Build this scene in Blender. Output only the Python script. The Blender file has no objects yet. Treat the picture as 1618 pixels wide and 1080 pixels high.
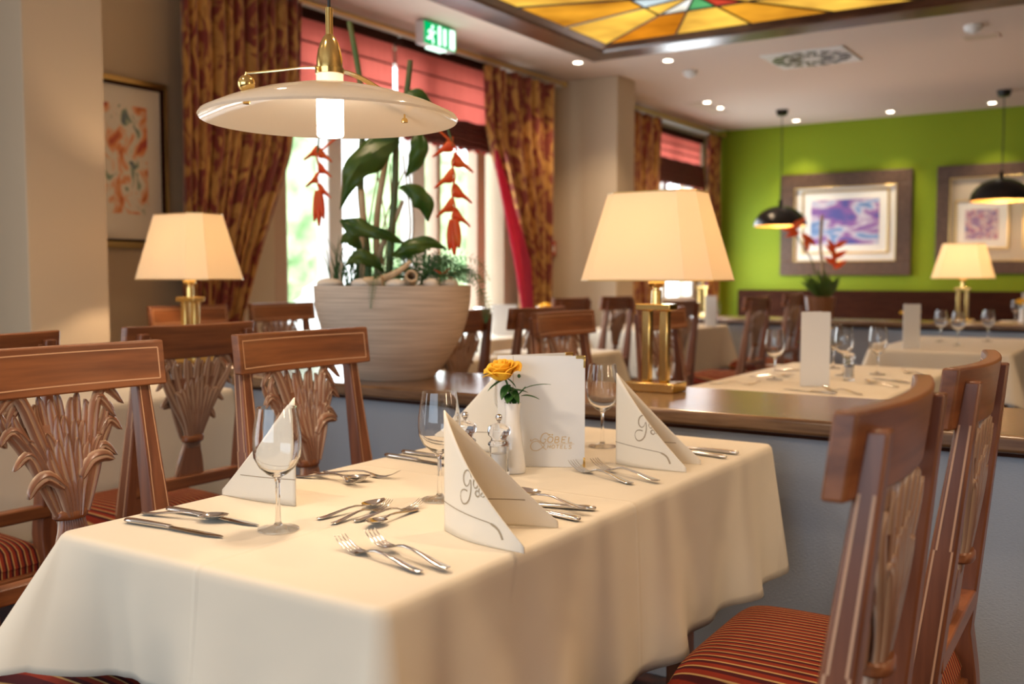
import bpy, math, random
from math import sin, cos, pi, radians, sqrt, atan2
from mathutils import Vector, Matrix

# ------------------------------------------------------------------ camera, world, light, exposure
scn = bpy.context.scene
C = scn.collection
cam_d = bpy.data.cameras.new('camera'); cam = bpy.data.objects.new('camera', cam_d); C.objects.link(cam)
cam.location = (0, 0, 1.17)
cam.rotation_euler = (radians(90 - 3.74), 0, radians(33.2))
cam_d.sensor_width = 36; cam_d.lens = 35.0; cam_d.clip_start = .05; cam_d.clip_end = 200
cam_d.dof.use_dof = True; cam_d.dof.focus_distance = 1.84; cam_d.dof.aperture_fstop = 3.2
cam_d.dof.aperture_blades = 0
scn.camera = cam
scn.view_settings.view_transform = 'Standard'; scn.view_settings.look = 'None'
scn.view_settings.gamma = 1; scn.view_settings.exposure = 0.0; scn.view_settings.use_curve_mapping = False
cy = scn.cycles
cy.use_denoising = True
try: cy.denoiser = 'OPENIMAGEDENOISE'
except Exception: pass
cy.max_bounces = 8; cy.diffuse_bounces = 4; cy.glossy_bounces = 4; cy.transmission_bounces = 8
cy.transparent_max_bounces = 8; cy.caustics_reflective = False; cy.caustics_refractive = True
cy.sample_clamp_indirect = 4.0; cy.blur_glossy = .5
w = bpy.data.worlds.new('sky'); scn.world = w; w.use_nodes = True
bg = w.node_tree.nodes['Background']; bg.inputs[0].default_value = (.86, .94, 1.0, 1); bg.inputs[1].default_value = 6.5

def area(name, loc, rot, sx, sy, power, col):
    d = bpy.data.lights.new(name, 'AREA'); d.shape = 'RECTANGLE'; d.size = sx; d.size_y = sy; d.energy = power; d.color = col
    o = bpy.data.objects.new(name, d); C.objects.link(o); o.location = loc; o.rotation_euler = rot; return o
# daylight entering by the windows
area('daylight_front_window', (-.9, -2.86, 1.55), (radians(90), 0, 0), 4.2, 1.9, 96, (.66, .83, 1.0))
area('daylight_left_window', (-4.40, 5.7, 1.2), (0, radians(-90), 0), 1.9, 2.2, 60, (.86, .94, 1.0))
area('daylight_left_near_window', (-4.50, -.6, 1.4), (0, radians(-90), 0), 2.2, 2.4, 48, (.86, .94, 1.0))
area('daylight_left_far_window', (-4.40, 10.3, 1.2), (0, radians(-90), 0), 1.6, 1.3, 40, (.86, .94, 1.0))

# ------------------------------------------------------------------ material helpers
def new_mat(name):
    m = bpy.data.materials.new(name); m.use_nodes = True
    nt = m.node_tree; nt.nodes.clear()
    out = nt.nodes.new('ShaderNodeOutputMaterial')
    return m, nt, out
def N(nt, t, **kw):
    n = nt.nodes.new(t)
    for k, v in kw.items():
        if k.startswith('i_'):
            key = k[2:]
            key = int(key) if key.isdigit() else key.replace('_', ' ')
            n.inputs[key].default_value = v
        else: setattr(n, k, v)
    return n
def c4(c): return (c[0], c[1], c[2], 1)
def pbr(name, col, rough=.5, metal=0, spec=.5, noise=None, bump=None, trans=0, ior=1.45, coat=0, sheen=0, emis=None, es=0, sss=0):
    """noise=(scale_vec, detail, colour2, lo, hi)  bump=(scale_vec, strength, distance)"""
    m, nt, out = new_mat(name)
    b = N(nt, 'ShaderNodeBsdfPrincipled')
    b.inputs['Base Color'].default_value = c4(col); b.inputs['Roughness'].default_value = rough
    b.inputs['Metallic'].default_value = metal; b.inputs['Specular IOR Level'].default_value = spec
    b.inputs['Transmission Weight'].default_value = trans; b.inputs['IOR'].default_value = ior
    b.inputs['Coat Weight'].default_value = coat; b.inputs['Sheen Weight'].default_value = sheen
    if emis: b.inputs['Emission Color'].default_value = c4(emis); b.inputs['Emission Strength'].default_value = es
    nt.links.new(b.outputs[0], out.inputs[0])
    tc = N(nt, 'ShaderNodeTexCoord')
    if noise:
        mp = N(nt, 'ShaderNodeMapping'); mp.inputs['Scale'].default_value = noise[0]
        nz = N(nt, 'ShaderNodeTexNoise', i_Scale=1.0, i_Detail=noise[1])
        rp = N(nt, 'ShaderNodeValToRGB'); e = rp.color_ramp.elements
        e[0].position = noise[3]; e[0].color = c4(col); e[1].position = noise[4]; e[1].color = c4(noise[2])
        nt.links.new(tc.outputs['Object'], mp.inputs[0]); nt.links.new(mp.outputs[0], nz.inputs['Vector'])
        nt.links.new(nz.outputs[0], rp.inputs[0]); nt.links.new(rp.outputs[0], b.inputs['Base Color'])
    if bump:
        mp = N(nt, 'ShaderNodeMapping'); mp.inputs['Scale'].default_value = bump[0]
        nz = N(nt, 'ShaderNodeTexNoise', i_Scale=1.0, i_Detail=3.0)
        bp = N(nt, 'ShaderNodeBump', i_Strength=bump[1], i_Distance=bump[2])
        nt.links.new(tc.outputs['Object'], mp.inputs[0]); nt.links.new(mp.outputs[0], nz.inputs['Vector'])
        nt.links.new(nz.outputs[0], bp.inputs['Height']); nt.links.new(bp.outputs[0], b.inputs['Normal'])
    m['bsdf'] = b.name
    return m
def emit(name, col, s):
    m, nt, out = new_mat(name)
    e = N(nt, 'ShaderNodeEmission'); e.inputs[0].default_value = c4(col); e.inputs[1].default_value = s
    nt.links.new(e.outputs[0], out.inputs[0]); return m
def ramp(nt, stops, interp='LINEAR'):
    r = N(nt, 'ShaderNodeValToRGB'); cr = r.color_ramp; cr.interpolation = interp
    while len(cr.elements) < len(stops): cr.elements.new(.5)
    for e, (p, c) in zip(cr.elements, stops): e.position = p; e.color = c4(c)
    return r
def wood(name, dark, light, sc=(3, 3, 30), rough=.38, coat=.25, lime=None):
    m = pbr(name, dark, rough, noise=(sc, 4, light, .35, .68), coat=coat)
    nt = m.node_tree; b = nt.nodes[m['bsdf']]; b.inputs['Coat Roughness'].default_value = .25
    if lime:   # pale wax left in the carved grooves, stored on the vertices of the carving
        src = b.inputs['Base Color'].links[0].from_socket
        at = N(nt, 'ShaderNodeAttribute', attribute_name='lime'); mx = N(nt, 'ShaderNodeMix', data_type='RGBA')
        nt.links.new(at.outputs['Fac'], mx.inputs['Factor']); nt.links.new(src, mx.inputs['A']); mx.inputs['B'].default_value = c4(lime)
        nt.links.new(mx.outputs['Result'], b.inputs['Base Color'])
    return m
M = {}
M['wood'] = wood('cherry_wood', (.140, .043, .014), (.265, .090, .029), (25, 2.2, 45))
M['wood_v'] = wood('cherry_wood_upright', (.125, .038, .015), (.225, .074, .029), (45, 45, 2.5))
M['carve'] = wood('carved_cherry_wood', (.14, .042, .017), (.23, .076, .030), (30, 30, 6), .33, .35, (.60, .44, .31))
M['inlay'] = pbr('pale_inlay', (.58, .33, .19), .45)
M['counter'] = wood('dark_oak_counter', (.10, .045, .018), (.20, .105, .048), (6, 60, 60), .24, .5)
M['bench'] = wood('dark_bench_wood', (.030, .010, .006), (.05, .018, .010), (5, 5, 40), .9, 0)
M['bench'].node_tree.nodes[M['bench']['bsdf']].inputs['Specular IOR Level'].default_value = .1
M['frame_wood'] = wood('taupe_frame', (.075, .040, .024), (.115, .065, .040), (20, 20, 20), .45, .1)
M['dark_trim'] = wood('lightbox_wood', (.045, .016, .008), (.095, .038, .018), (5, 5, 20), .28, .5)
M['wall'] = pbr('beige_wallpaper', (.58, .47, .335), .85, bump=((120, 120, 120), .15, .002))
M['ceil'] = pbr('ceiling_paint', (.70, .56, .46), .8)
M['white'] = pbr('white_paint', (.80, .77, .72), .5)
M['tanpaint'] = pbr('tan_window_wood', (.52, .36, .25), .5)
M['green'] = pbr('lime_green_paint', (.225, .315, .002), .7)
M['floor'] = pbr('dark_carpet', (.035, .028, .035), .95, noise=((25, 25, 25), 3, (.07, .03, .03), .4, .6))
M['panel'] = pbr('grey_blue_panel', (.38, .41, .46), .55, bump=((120, 120, 420), .5, .003))
M['chrome'] = pbr('polished_steel', (.72, .70, .68), .13, 1)
M['brass'] = pbr('polished_brass', (.80, .56, .20), .16, 1)
M['brass_dull'] = pbr('gold_frame', (.72, .52, .22), .35, 1)
M['black'] = pbr('black_metal', (.012, .011, .011), .25, .3)
M['cable'] = pbr('black_cable', (.01, .01, .01), .5)
M['gold_in'] = pbr('gold_lining', (.95, .62, .22), .4, .6)
M['porcelain'] = pbr('white_porcelain', (.85, .84, .82), .12, coat=.5)
M['paper'] = pbr('menu_card', (.74, .74, .73), .55)
M['ink'] = pbr('gold_print', (.62, .44, .20), .45)
M['greyink'] = pbr('taupe_print', (.36, .28, .18), .6)
M['ivory'] = pbr('ivory_mount', (.90, .85, .76), .7)
M['mount'] = pbr('beige_mount', (.62, .52, .38), .7)
M['salt'] = pbr('white_salt', (.9, .89, .87), .7)
M['red'] = pbr('red_plastic', (.45, .08, .05), .4)
M['stone'] = pbr('pebble', (.62, .55, .47), .7)
M['bark'] = pbr('driftwood', (.42, .28, .16), .8, noise=((30, 30, 8), 3, (.60, .45, .28), .3, .7))
M['stem'] = pbr('green_stem', (.06, .11, .03), .5, noise=((10, 10, 10), 2, (.16, .13, .05), .4, .7))
M['plastic'] = pbr('white_plastic', (.75, .74, .72), .4)
M['soil'] = pbr('potting_soil', (.05, .035, .02), .95)
M['terracotta'] = pbr('brown_pot_glaze', (.20, .08, .03), .4)
def thin(name, col, tcol, k, rough=.5, noise=None):
    """diffuse + translucent sheet (leaves, petals, shades, blinds)"""
    m = pbr(name, col, rough, noise=noise); nt = m.node_tree; b = nt.nodes[m['bsdf']]
    out = [n for n in nt.nodes if n.type == 'OUTPUT_MATERIAL'][0]
    t = N(nt, 'ShaderNodeBsdfTranslucent'); t.inputs[0].default_value = c4(tcol)
    mx = N(nt, 'ShaderNodeMixShader'); mx.inputs[0].default_value = k
    nt.links.new(b.outputs[0], mx.inputs[1]); nt.links.new(t.outputs[0], mx.inputs[2]); nt.links.new(mx.outputs[0], out.inputs[0])
    return m
M['leaf'] = thin('dark_leaf', (.045, .10, .020), (.22, .38, .04), .4, .35, ((14, 14, 14), 3, (.12, .17, .03), .4, .7))
M['rose_leaf'] = thin('rose_leaf', (.03, .11, .02), (.08, .25, .03), .25, .4)
M['grass'] = thin('fern_green', (.05, .13, .045), (.10, .25, .05), .3, .5)
M['bract'] = thin('orange_red_bract', (.78, .11, .025), (.95, .20, .04), .4, .4, ((20, 20, 20), 2, (.75, .20, .03), .4, .7))
M['petal'] = thin('yellow_petal', (1, .66, .06), (1, .70, .08), .3, .45, ((25, 25, 25), 2, (.98, .48, .03), .45, .75))
M['shade'] = thin('cream_lampshade', (.88, .80, .66), (.98, .86, .66), .5, .8)
M['napkin'] = thin('cream_napkin', (.88, .82, .70), (.90, .76, .52), .15, .8)
M['sheer'] = thin('crimson_lining', (.40, .025, .06), (.5, .04, .08), .4, .7)
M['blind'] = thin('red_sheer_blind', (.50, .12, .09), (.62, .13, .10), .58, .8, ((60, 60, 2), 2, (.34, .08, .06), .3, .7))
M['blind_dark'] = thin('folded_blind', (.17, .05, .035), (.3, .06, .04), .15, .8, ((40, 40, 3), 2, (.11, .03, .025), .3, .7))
M['frost'] = thin('frosted_disc_glass', (.84, .77, .67), (.92, .84, .72), .55, .10)
M['frost'].node_tree.nodes[M['frost']['bsdf']].inputs['Coat Weight'].default_value = .6
M['lit_glass'] = emit('lit_opal_glass', (1, .88, .72), 20)
M['cap_glass'] = pbr('opal_glass_neck', (.95, .80, .62), .3, emis=(1, .75, .50), es=.75)
def glassmat(name, col=(1, 1, 1), rough=0):
    m, nt, out = new_mat(name)
    g = N(nt, 'ShaderNodeBsdfGlass'); g.inputs['Color'].default_value = c4(col); g.inputs['Roughness'].default_value = rough; g.inputs['IOR'].default_value = 1.45
    nt.links.new(g.outputs[0], out.inputs[0]); return m
M['glass'] = glassmat('clear_glass')
def thinglass(name):
    m, nt, out = new_mat(name)
    t = N(nt, 'ShaderNodeBsdfTransparent'); t.inputs[0].default_value = (.975, .975, .975, 1)
    gs = N(nt, 'ShaderNodeBsdfGlossy'); gs.inputs['Roughness'].default_value = .03
    lw = N(nt, 'ShaderNodeLayerWeight', i_Blend=.5); pw = N(nt, 'ShaderNodeMath', operation='POWER', i_1=4.0); ml = N(nt, 'ShaderNodeMath', operation='MULTIPLY_ADD', i_1=.8, i_2=.03)
    nt.links.new(lw.outputs['Facing'], pw.inputs[0]); nt.links.new(pw.outputs[0], ml.inputs[0])
    m1 = N(nt, 'ShaderNodeMixShader')
    nt.links.new(ml.outputs[0], m1.inputs[0]); nt.links.new(t.outputs[0], m1.inputs[1]); nt.links.new(gs.outputs[0], m1.inputs[2])
    g = N(nt, 'ShaderNodeBsdfGlass', i_Roughness=0.0, i_IOR=1.45); m2 = N(nt, 'ShaderNodeMixShader'); m2.inputs[0].default_value = .5
    nt.links.new(m1.outputs[0], m2.inputs[1]); nt.links.new(g.outputs[0], m2.inputs[2]); nt.links.new(m2.outputs[0], out.inputs[0]); return m
M['foot_glass'] = thinglass('thin_foot_glass')
M['acryl'] = glassmat('clear_acrylic', (.97, .97, .97))
def pane():
    m, nt, out = new_mat('window_pane')
    t = N(nt, 'ShaderNodeBsdfTransparent'); g = N(nt, 'ShaderNodeBsdfGlossy'); g.inputs[1].default_value = .02
    mx = N(nt, 'ShaderNodeMixShader'); mx.inputs[0].default_value = .06
    nt.links.new(t.outputs[0], mx.inputs[1]); nt.links.new(g.outputs[0], mx.inputs[2]); nt.links.new(mx.outputs[0], out.inputs[0]); return m
M['pane'] = pane()

def stripes():
    m, nt, out = new_mat('striped_seat_fabric')
    b = N(nt, 'ShaderNodeBsdfPrincipled', i_Roughness=.9); b.inputs['Specular IOR Level'].default_value = .2
    tc = N(nt, 'ShaderNodeTexCoord'); sp = N(nt, 'ShaderNodeSeparateXYZ')
    a = N(nt, 'ShaderNodeMath', operation='MULTIPLY', i_1=60.0); f = N(nt, 'ShaderNodeMath', operation='FRACT')
    r = ramp(nt, [(0, (.22, .024, .010)), (.36, (.22, .026, .010)), (.43, (.46, .27, .10)), (.53, (.44, .25, .09)), (.60, (.05, .008, .009)), (.90, (.07, .009, .009)), (.97, (.22, .024, .010))])
    nt.links.new(tc.outputs['Object'], sp.inputs[0]); nt.links.new(sp.outputs['Y'], a.inputs[0]); nt.links.new(a.outputs[0], f.inputs[0])
    nt.links.new(f.outputs[0], r.inputs[0]); nt.links.new(r.outputs[0], b.inputs['Base Color'])
    nz = N(nt, 'ShaderNodeTexNoise', i_Scale=900.0); bp = N(nt, 'ShaderNodeBump', i_Strength=.3, i_Distance=.001)
    nt.links.new(tc.outputs['Object'], nz.inputs['Vector']); nt.links.new(nz.outputs[0], bp.inputs['Height']); nt.links.new(bp.outputs[0], b.inputs['Normal'])
    nt.links.new(b.outputs[0], out.inputs[0]); return m
M['stripe'] = stripes()
M['orange_fabric'] = pbr('orange_seat_fabric', (.55, .13, .03), .9)

def cloth_mat(name, creases):
    """cream table linen, pressed folds as fine ridges at the given x / y lines (object space)"""
    m, nt, out = new_mat(name)
    b = N(nt, 'ShaderNodeBsdfPrincipled', i_Roughness=.8); b.inputs['Base Color'].default_value = (.78, .695, .555, 1); b.inputs['Sheen Weight'].default_value = .1
    tc = N(nt, 'ShaderNodeTexCoord'); sp = N(nt, 'ShaderNodeSeparateXYZ'); nt.links.new(tc.outputs['Object'], sp.inputs[0])
    tot = None
    for ax, v in creases:
        s = N(nt, 'ShaderNodeMath', operation='SUBTRACT', i_1=v); ab = N(nt, 'ShaderNodeMath', operation='ABSOLUTE')
        mr = N(nt, 'ShaderNodeMapRange'); mr.inputs['From Min'].default_value = 0; mr.inputs['From Max'].default_value = .008
        mr.inputs['To Min'].default_value = 1; mr.inputs['To Max'].default_value = 0
        nt.links.new(sp.outputs[ax], s.inputs[0]); nt.links.new(s.outputs[0], ab.inputs[0]); nt.links.new(ab.outputs[0], mr.inputs['Value'])
        if tot is None: tot = mr.outputs[0]
        else:
            ad = N(nt, 'ShaderNodeMath', operation='MAXIMUM'); nt.links.new(tot, ad.inputs[0]); nt.links.new(mr.outputs[0], ad.inputs[1]); tot = ad.outputs[0]
    nz = N(nt, 'ShaderNodeTexNoise', i_Scale=6.0, i_Detail=2.0); nt.links.new(tc.outputs['Object'], nz.inputs['Vector'])
    b1 = N(nt, 'ShaderNodeBump', i_Strength=.25, i_Distance=.02); nt.links.new(nz.outputs[0], b1.inputs['Height'])
    last = b1
    if tot is not None:
        b2 = N(nt, 'ShaderNodeBump', i_Strength=.7, i_Distance=.0018); nt.links.new(tot, b2.inputs['Height']); nt.links.new(b1.outputs[0], b2.inputs['Normal']); last = b2
    nt.links.new(last.outputs[0], b.inputs['Normal'])
    t = N(nt, 'ShaderNodeBsdfTranslucent'); t.inputs[0].default_value = (.80, .66, .40, 1); nt.links.new(last.outputs[0], t.inputs['Normal'])
    mx = N(nt, 'ShaderNodeMixShader'); mx.inputs[0].default_value = .12
    nt.links.new(b.outputs[0], mx.inputs[1]); nt.links.new(t.outputs[0], mx.inputs[2]); nt.links.new(mx.outputs[0], out.inputs[0])
    return m
M['cloth_main'] = cloth_mat('cream_table_linen', [('X', -1.165), ('Y', 1.66)])
M['cloth'] = cloth_mat('cream_table_linen_plain', [])

def damask():
    m, nt, out = new_mat('red_gold_damask')
    b = N(nt, 'ShaderNodeBsdfPrincipled', i_Roughness=.7); b.inputs['Sheen Weight'].default_value = .3
    at = N(nt, 'ShaderNodeUVMap', uv_map='uv'); mp = N(nt, 'ShaderNodeMapping'); mp.inputs['Scale'].default_value = (15, 5.0, 1)
    nz = N(nt, 'ShaderNodeTexNoise', i_Scale=1.1, i_Detail=2.0); nz.inputs['Distortion'].default_value = 1.6
    vo = N(nt, 'ShaderNodeTexVoronoi', i_Scale=1.3, feature='DISTANCE_TO_EDGE')
    ad = N(nt, 'ShaderNodeMix', data_type='RGBA'); ad.inputs['Factor'].default_value = .25
    r = ramp(nt, [(0, (.15, .018, .010)), (.36, (.22, .03, .013)), (.42, (.42, .19, .035)), (.50, (.58, .30, .065)), (.60, (.50, .24, .045)), (.66, (.20, .028, .012))])
    nt.links.new(at.outputs[0], mp.inputs[0]); nt.links.new(mp.outputs[0], nz.inputs['Vector']); nt.links.new(mp.outputs[0], vo.inputs['Vector'])
    nt.links.new(nz.outputs[0], ad.inputs['A']); nt.links.new(vo.outputs['Distance'], ad.inputs['B'])
    nt.links.new(ad.outputs['Result'], r.inputs[0]); nt.links.new(r.outputs[0], b.inputs['Base Color']); nt.links.new(b.outputs[0], out.inputs[0]); return m
M['damask'] = damask()
def painting(name, stops, scale, dist, seed, fade=None):
    m, nt, out = new_mat(name)
    b = N(nt, 'ShaderNodeBsdfPrincipled', i_Roughness=.6)
    tc = N(nt, 'ShaderNodeTexCoord'); mp = N(nt, 'ShaderNodeMapping'); mp.inputs['Scale'].default_value = scale; mp.inputs['Location'].default_value = (seed, seed, seed)
    nz = N(nt, 'ShaderNodeTexNoise', i_Scale=1.0, i_Detail=4.0); nz.inputs['Distortion'].default_value = dist
    r = ramp(nt, stops)
    nt.links.new(tc.outputs['Object'], mp.inputs[0]); nt.links.new(mp.outputs[0], nz.inputs['Vector']); nt.links.new(nz.outputs[0], r.inputs[0])
    nt.links.new(r.outputs[0], b.inputs['Base Color']); nt.links.new(b.outputs[0], out.inputs[0]); return m
M['art_sea'] = painting('purple_blue_landscape', [(0, (.04, .05, .22)), (.38, (.10, .10, .36)), (.46, (.30, .12, .38)), (.52, (.68, .62, .68)), (.57, (.20, .34, .60)), (.70, (.04, .06, .22))], (2.2, 2, 5), .5, 3)
M['art_small'] = painting('small_rose_picture', [(0, (.30, .28, .5)), (.42, (.35, .2, .35)), (.5, (.75, .65, .6)), (.56, (.55, .2, .25)), (.65, (.2, .2, .4))], (14, 14, 14), 1, 7)
M['art_flower'] = painting('watercolour_flowers', [(0, (.16, .05, .16)), (.36, (.55, .10, .06)), (.44, (.85, .34, .14)), (.50, (.90, .62, .42)), (.53, (.90, .84, .74)), (.60, (.90, .84, .74)), (.63, (.30, .42, .30)), (.72, (.12, .16, .26))], (11, 11, 7), .7, 2)
M['pot'] = pbr('woodgrain_planter', (.50, .385, .29), .8, noise=((4, 4, 130), 5, (.70, .57, .45), .32, .68), bump=((4, 4, 160), .35, .0015))
M['hedge'] = pbr('garden_foliage', (.16, .28, .12), .9, noise=((3, 3, 3), 4, (.50, .60, .34), .35, .65))
M['terrace'] = pbr('pale_terrace', (.75, .74, .70), .9)
M['facade'] = pbr('white_facade', (.85, .85, .83), .9)
M['parasol'] = pbr('red_parasol', (.65, .10, .10), .8)

# ------------------------------------------------------------------ mesh helpers
def par(o, p):
    if p is not None: o.parent = p
    return o
class MB:
    def __init__(s): s.v = []; s.f = []; s.a = []
    def add(s, vs, fs, a=None):
        n = len(s.v); s.v += [tuple(p) for p in vs]; s.f += [tuple(i + n for i in q) for q in fs]
        s.a += (a if a is not None else [0.0] * len(vs)); return s
    def box(s, x0, x1, y0, y1, z0, z1, top=None, mat=None):
        """top=(x0,x1,y0,y1): a tapered box"""
        t = top or (x0, x1, y0, y1)
        v = [(x0, y0, z0), (x1, y0, z0), (x1, y1, z0), (x0, y1, z0), (t[0], t[2], z1), (t[1], t[2], z1), (t[1], t[3], z1), (t[0], t[3], z1)]
        if mat: v = [mat @ Vector(p) for p in v]
        return s.add(v, [(3, 2, 1, 0), (4, 5, 6, 7), (0, 1, 5, 4), (1, 2, 6, 5), (2, 3, 7, 6), (3, 0, 4, 7)])
    def lathe(s, prof, n=32, c=(0, 0, 0), mod=None):
        v = []; f = []
        for (r, z) in prof:
            for k in range(n):
                a = 2 * pi * k / n; rr = r * (mod(a, z) if mod else 1)
                v.append((c[0] + rr * cos(a), c[1] + rr * sin(a), c[2] + z))
        m = len(prof)
        for i in range(m - 1):
            for k in range(n):
                f.append((i * n + k, i * n + (k + 1) % n, (i + 1) * n + (k + 1) % n, (i + 1) * n + k))
        if prof[0][0] > 1e-5: f.append(tuple(reversed(range(n))))
        if prof[-1][0] > 1e-5: f.append(tuple(range((m - 1) * n, m * n)))
        return s.add(v, f)
    def shell(s, prof, n=32, c=(0, 0, 0)):
        """closed outline (r,z) loop turned about z: no caps"""
        v = []; f = []; m = len(prof)
        for (r, z) in prof:
            for k in range(n):
                a = 2 * pi * k / n; v.append((c[0] + r * cos(a), c[1] + r * sin(a), c[2] + z))
        for i in range(m):
            j = (i + 1) % m
            for k in range(n): f.append((i * n + k, i * n + (k + 1) % n, j * n + (k + 1) % n, j * n + k))
        return s.add(v, f)
    def tube(s, pts, rad, n=8, sx=1.0, up=None):
        pts = [Vector(p) for p in pts]; m = len(pts)
        rr = rad if hasattr(rad, '__len__') else [rad] * m
        v = []; f = []; prev = None
        for i, p in enumerate(pts):
            t = (pts[min(i + 1, m - 1)] - pts[max(i - 1, 0)]).normalized()
            if prev is None:
                a = Vector(up) if up else (Vector((0, 0, 1)) if abs(t.z) < .9 else Vector((1, 0, 0)))
            else: a = prev
            nrm = (a - t * a.dot(t)).normalized(); prev = nrm; bi = t.cross(nrm)
            for k in range(n):
                q = 2 * pi * k / n; v.append(p + nrm * cos(q) * rr[i] * sx + bi * sin(q) * rr[i])
        for i in range(m - 1):
            for k in range(n): f.append((i * n + k, i * n + (k + 1) % n, (i + 1) * n + (k + 1) % n, (i + 1) * n + k))
        f.append(tuple(reversed(range(n)))); f.append(tuple(range((m - 1) * n, m * n)))
        return s.add(v, f)
    def grid(s, fn, nu, nv, wrap=False):
        v = [fn(i / nu, j / nv) for i in range(nu + 1) for j in range(nv + 1)]
        f = [(i * (nv + 1) + j, (i + 1) * (nv + 1) + j, (i + 1) * (nv + 1) + j + 1, i * (nv + 1) + j + 1) for i in range(nu) for j in range(nv)]
        return s.add(v, f)
    def poly(s, pts, t, axis='z', z=0.0):
        """flat outline in (a,b), given thickness t; axis = normal"""
        n = len(pts)
        def P(a, b, c): return {'z': (a, b, c), 'x': (c, a, b), 'y': (a, c, b)}[axis]
        v = [P(a, b, z) for a, b in pts] + [P(a, b, z + t) for a, b in pts]
        f = [tuple(reversed(range(n))), tuple(range(n, 2 * n))] + [(i, (i + 1) % n, n + (i + 1) % n, n + i) for i in range(n)]
        return s.add(v, f)
    def ribbon(s, fn, pts, wid, closed=False):
        """pts in 2D mapped by fn -> 3D; flat ribbon of half widths wid"""
        n = len(pts); v = []; f = []
        for i in range(n):
            a = pts[max(i - 1, 0)]; b = pts[min(i + 1, n - 1)]
            dx, dy = b[0] - a[0], b[1] - a[1]; l = sqrt(dx * dx + dy * dy) or 1
            wv = wid[i] if hasattr(wid, '__len__') else wid
            ox, oy = -dy / l * wv, dx / l * wv
            v += [fn(pts[i][0] - ox, pts[i][1] - oy), fn(pts[i][0] + ox, pts[i][1] + oy)]
        for i in range(n - 1): f.append((2 * i, 2 * i + 1, 2 * i + 3, 2 * i + 2))
        return s.add(v, f)
    def build(s, name, mat, parent=None, bevel=0, smooth=True, ang=38, solid=0, sub=0, attr=False, loc=None, offset=0):
        me = bpy.data.meshes.new(name); me.from_pydata(s.v, [], s.f); me.update()
        if attr:
            at = me.attributes.new('lime', 'FLOAT', 'POINT'); at.data.foreach_set('value', s.a)
        me.materials.append(M[mat] if isinstance(mat, str) else mat)
        if smooth:
            me.polygons.foreach_set('use_smooth', [True] * len(me.polygons)); me.set_sharp_from_angle(angle=radians(ang))
        o = bpy.data.objects.new(name, me); C.objects.link(o); par(o, parent)
        if loc: o.location = loc
        if solid: md = o.modifiers.new('solid', 'SOLIDIFY'); md.thickness = solid; md.offset = offset
        if bevel: md = o.modifiers.new('bevel', 'BEVEL'); md.width = bevel; md.segments = 2; md.limit_method = 'ANGLE'; md.angle_limit = radians(40)
        if sub: md = o.modifiers.new('sub', 'SUBSURF'); md.levels = sub; md.render_levels = sub
        return o
def recalc(o):
    import bmesh
    bm = bmesh.new(); bm.from_mesh(o.data); bmesh.ops.recalc_face_normals(bm, faces=bm.faces); bm.to_mesh(o.data); bm.free()
def tag(o, label, cat, group=None):
    o['label'] = label; o['category'] = cat
    if group: o['group'] = group
    return o
def thing(name, label, cat, loc=(0, 0, 0), rz=0, group=None):
    o = bpy.data.objects.new(name, None); C.objects.link(o); o.location = loc; o.rotation_euler = (0, 0, rz); o.empty_display_size = .05
    return tag(o, label, cat, group)
def st(o): o['kind'] = 'structure'; return o
def dup(o, loc, rz=0, label=None, group=None):
    def cp(a, p):
        c = a.copy(); C.objects.link(c); c.parent = p
        for ch in list(a.children): cp(ch, c)
        return c
    r = cp(o, None); r.location = loc; r.rotation_euler = (0, 0, rz)
    if label: r['label'] = label
    if group: r['group'] = group
    return r
def catmull(pts, k=8):
    P = [pts[0]] + list(pts) + [pts[-1]]; out = []
    for i in range(1, len(P) - 2):
        for j in range(k):
            t = j / k; q = []
            for d in range(len(pts[0])):
                a, b, c, e = P[i - 1][d], P[i][d], P[i + 1][d], P[i + 2][d]
                q.append(.5 * (2 * b + (c - a) * t + (2 * a - 5 * b + 4 * c - e) * t * t + (3 * b - a - 3 * c + e) * t ** 3))
            out.append(tuple(q))
    out.append(tuple(pts[-1])); return out

# ------------------------------------------------------------------ the room
CZ = 2.90; WX = -4.65
st(MB().box(-5.0, 3.6, -3.1, 11.6, -.1, 0).build('floor', 'floor', smooth=False))
st(MB().box(-5.0, 3.6, -3.1, 11.6, CZ, CZ + .1).build('ceiling', 'ceil', smooth=False))
st(MB().box(-5.0, 3.6, 11.4, 11.6, 0, CZ).build('wall_far', 'green', smooth=False))
st(MB().box(3.4, 3.6, -3.1, 11.4, 0, CZ).build('wall_right', 'wall', smooth=False))
st(MB().box(-5.0, 3.6, -3.1, -2.9, 0, CZ).build('wall_near', 'wall', smooth=False))
b = MB()
for y0, y1, z0, z1 in ((-3.1, 4.40, 0, CZ), (4.40, 6.98, 2.80, CZ), (6.98, 9.45, 0, CZ), (9.45, 11.25, 2.78, CZ), (9.45, 11.25, 0, .85), (11.25, 11.4, 0, CZ)):
    b.box(WX - .3, WX, y0, y1, z0, z1)
st(b.build('wall_left', 'wall', smooth=False))
for nm, y0, y1 in (('pillar', 2.40, 2.78), ('pillar', 7.77, 8.11)):
    st(MB().box(WX, -4.0, y0, y1, 0, CZ).build(nm, 'wall', smooth=False, bevel=.006))
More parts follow.
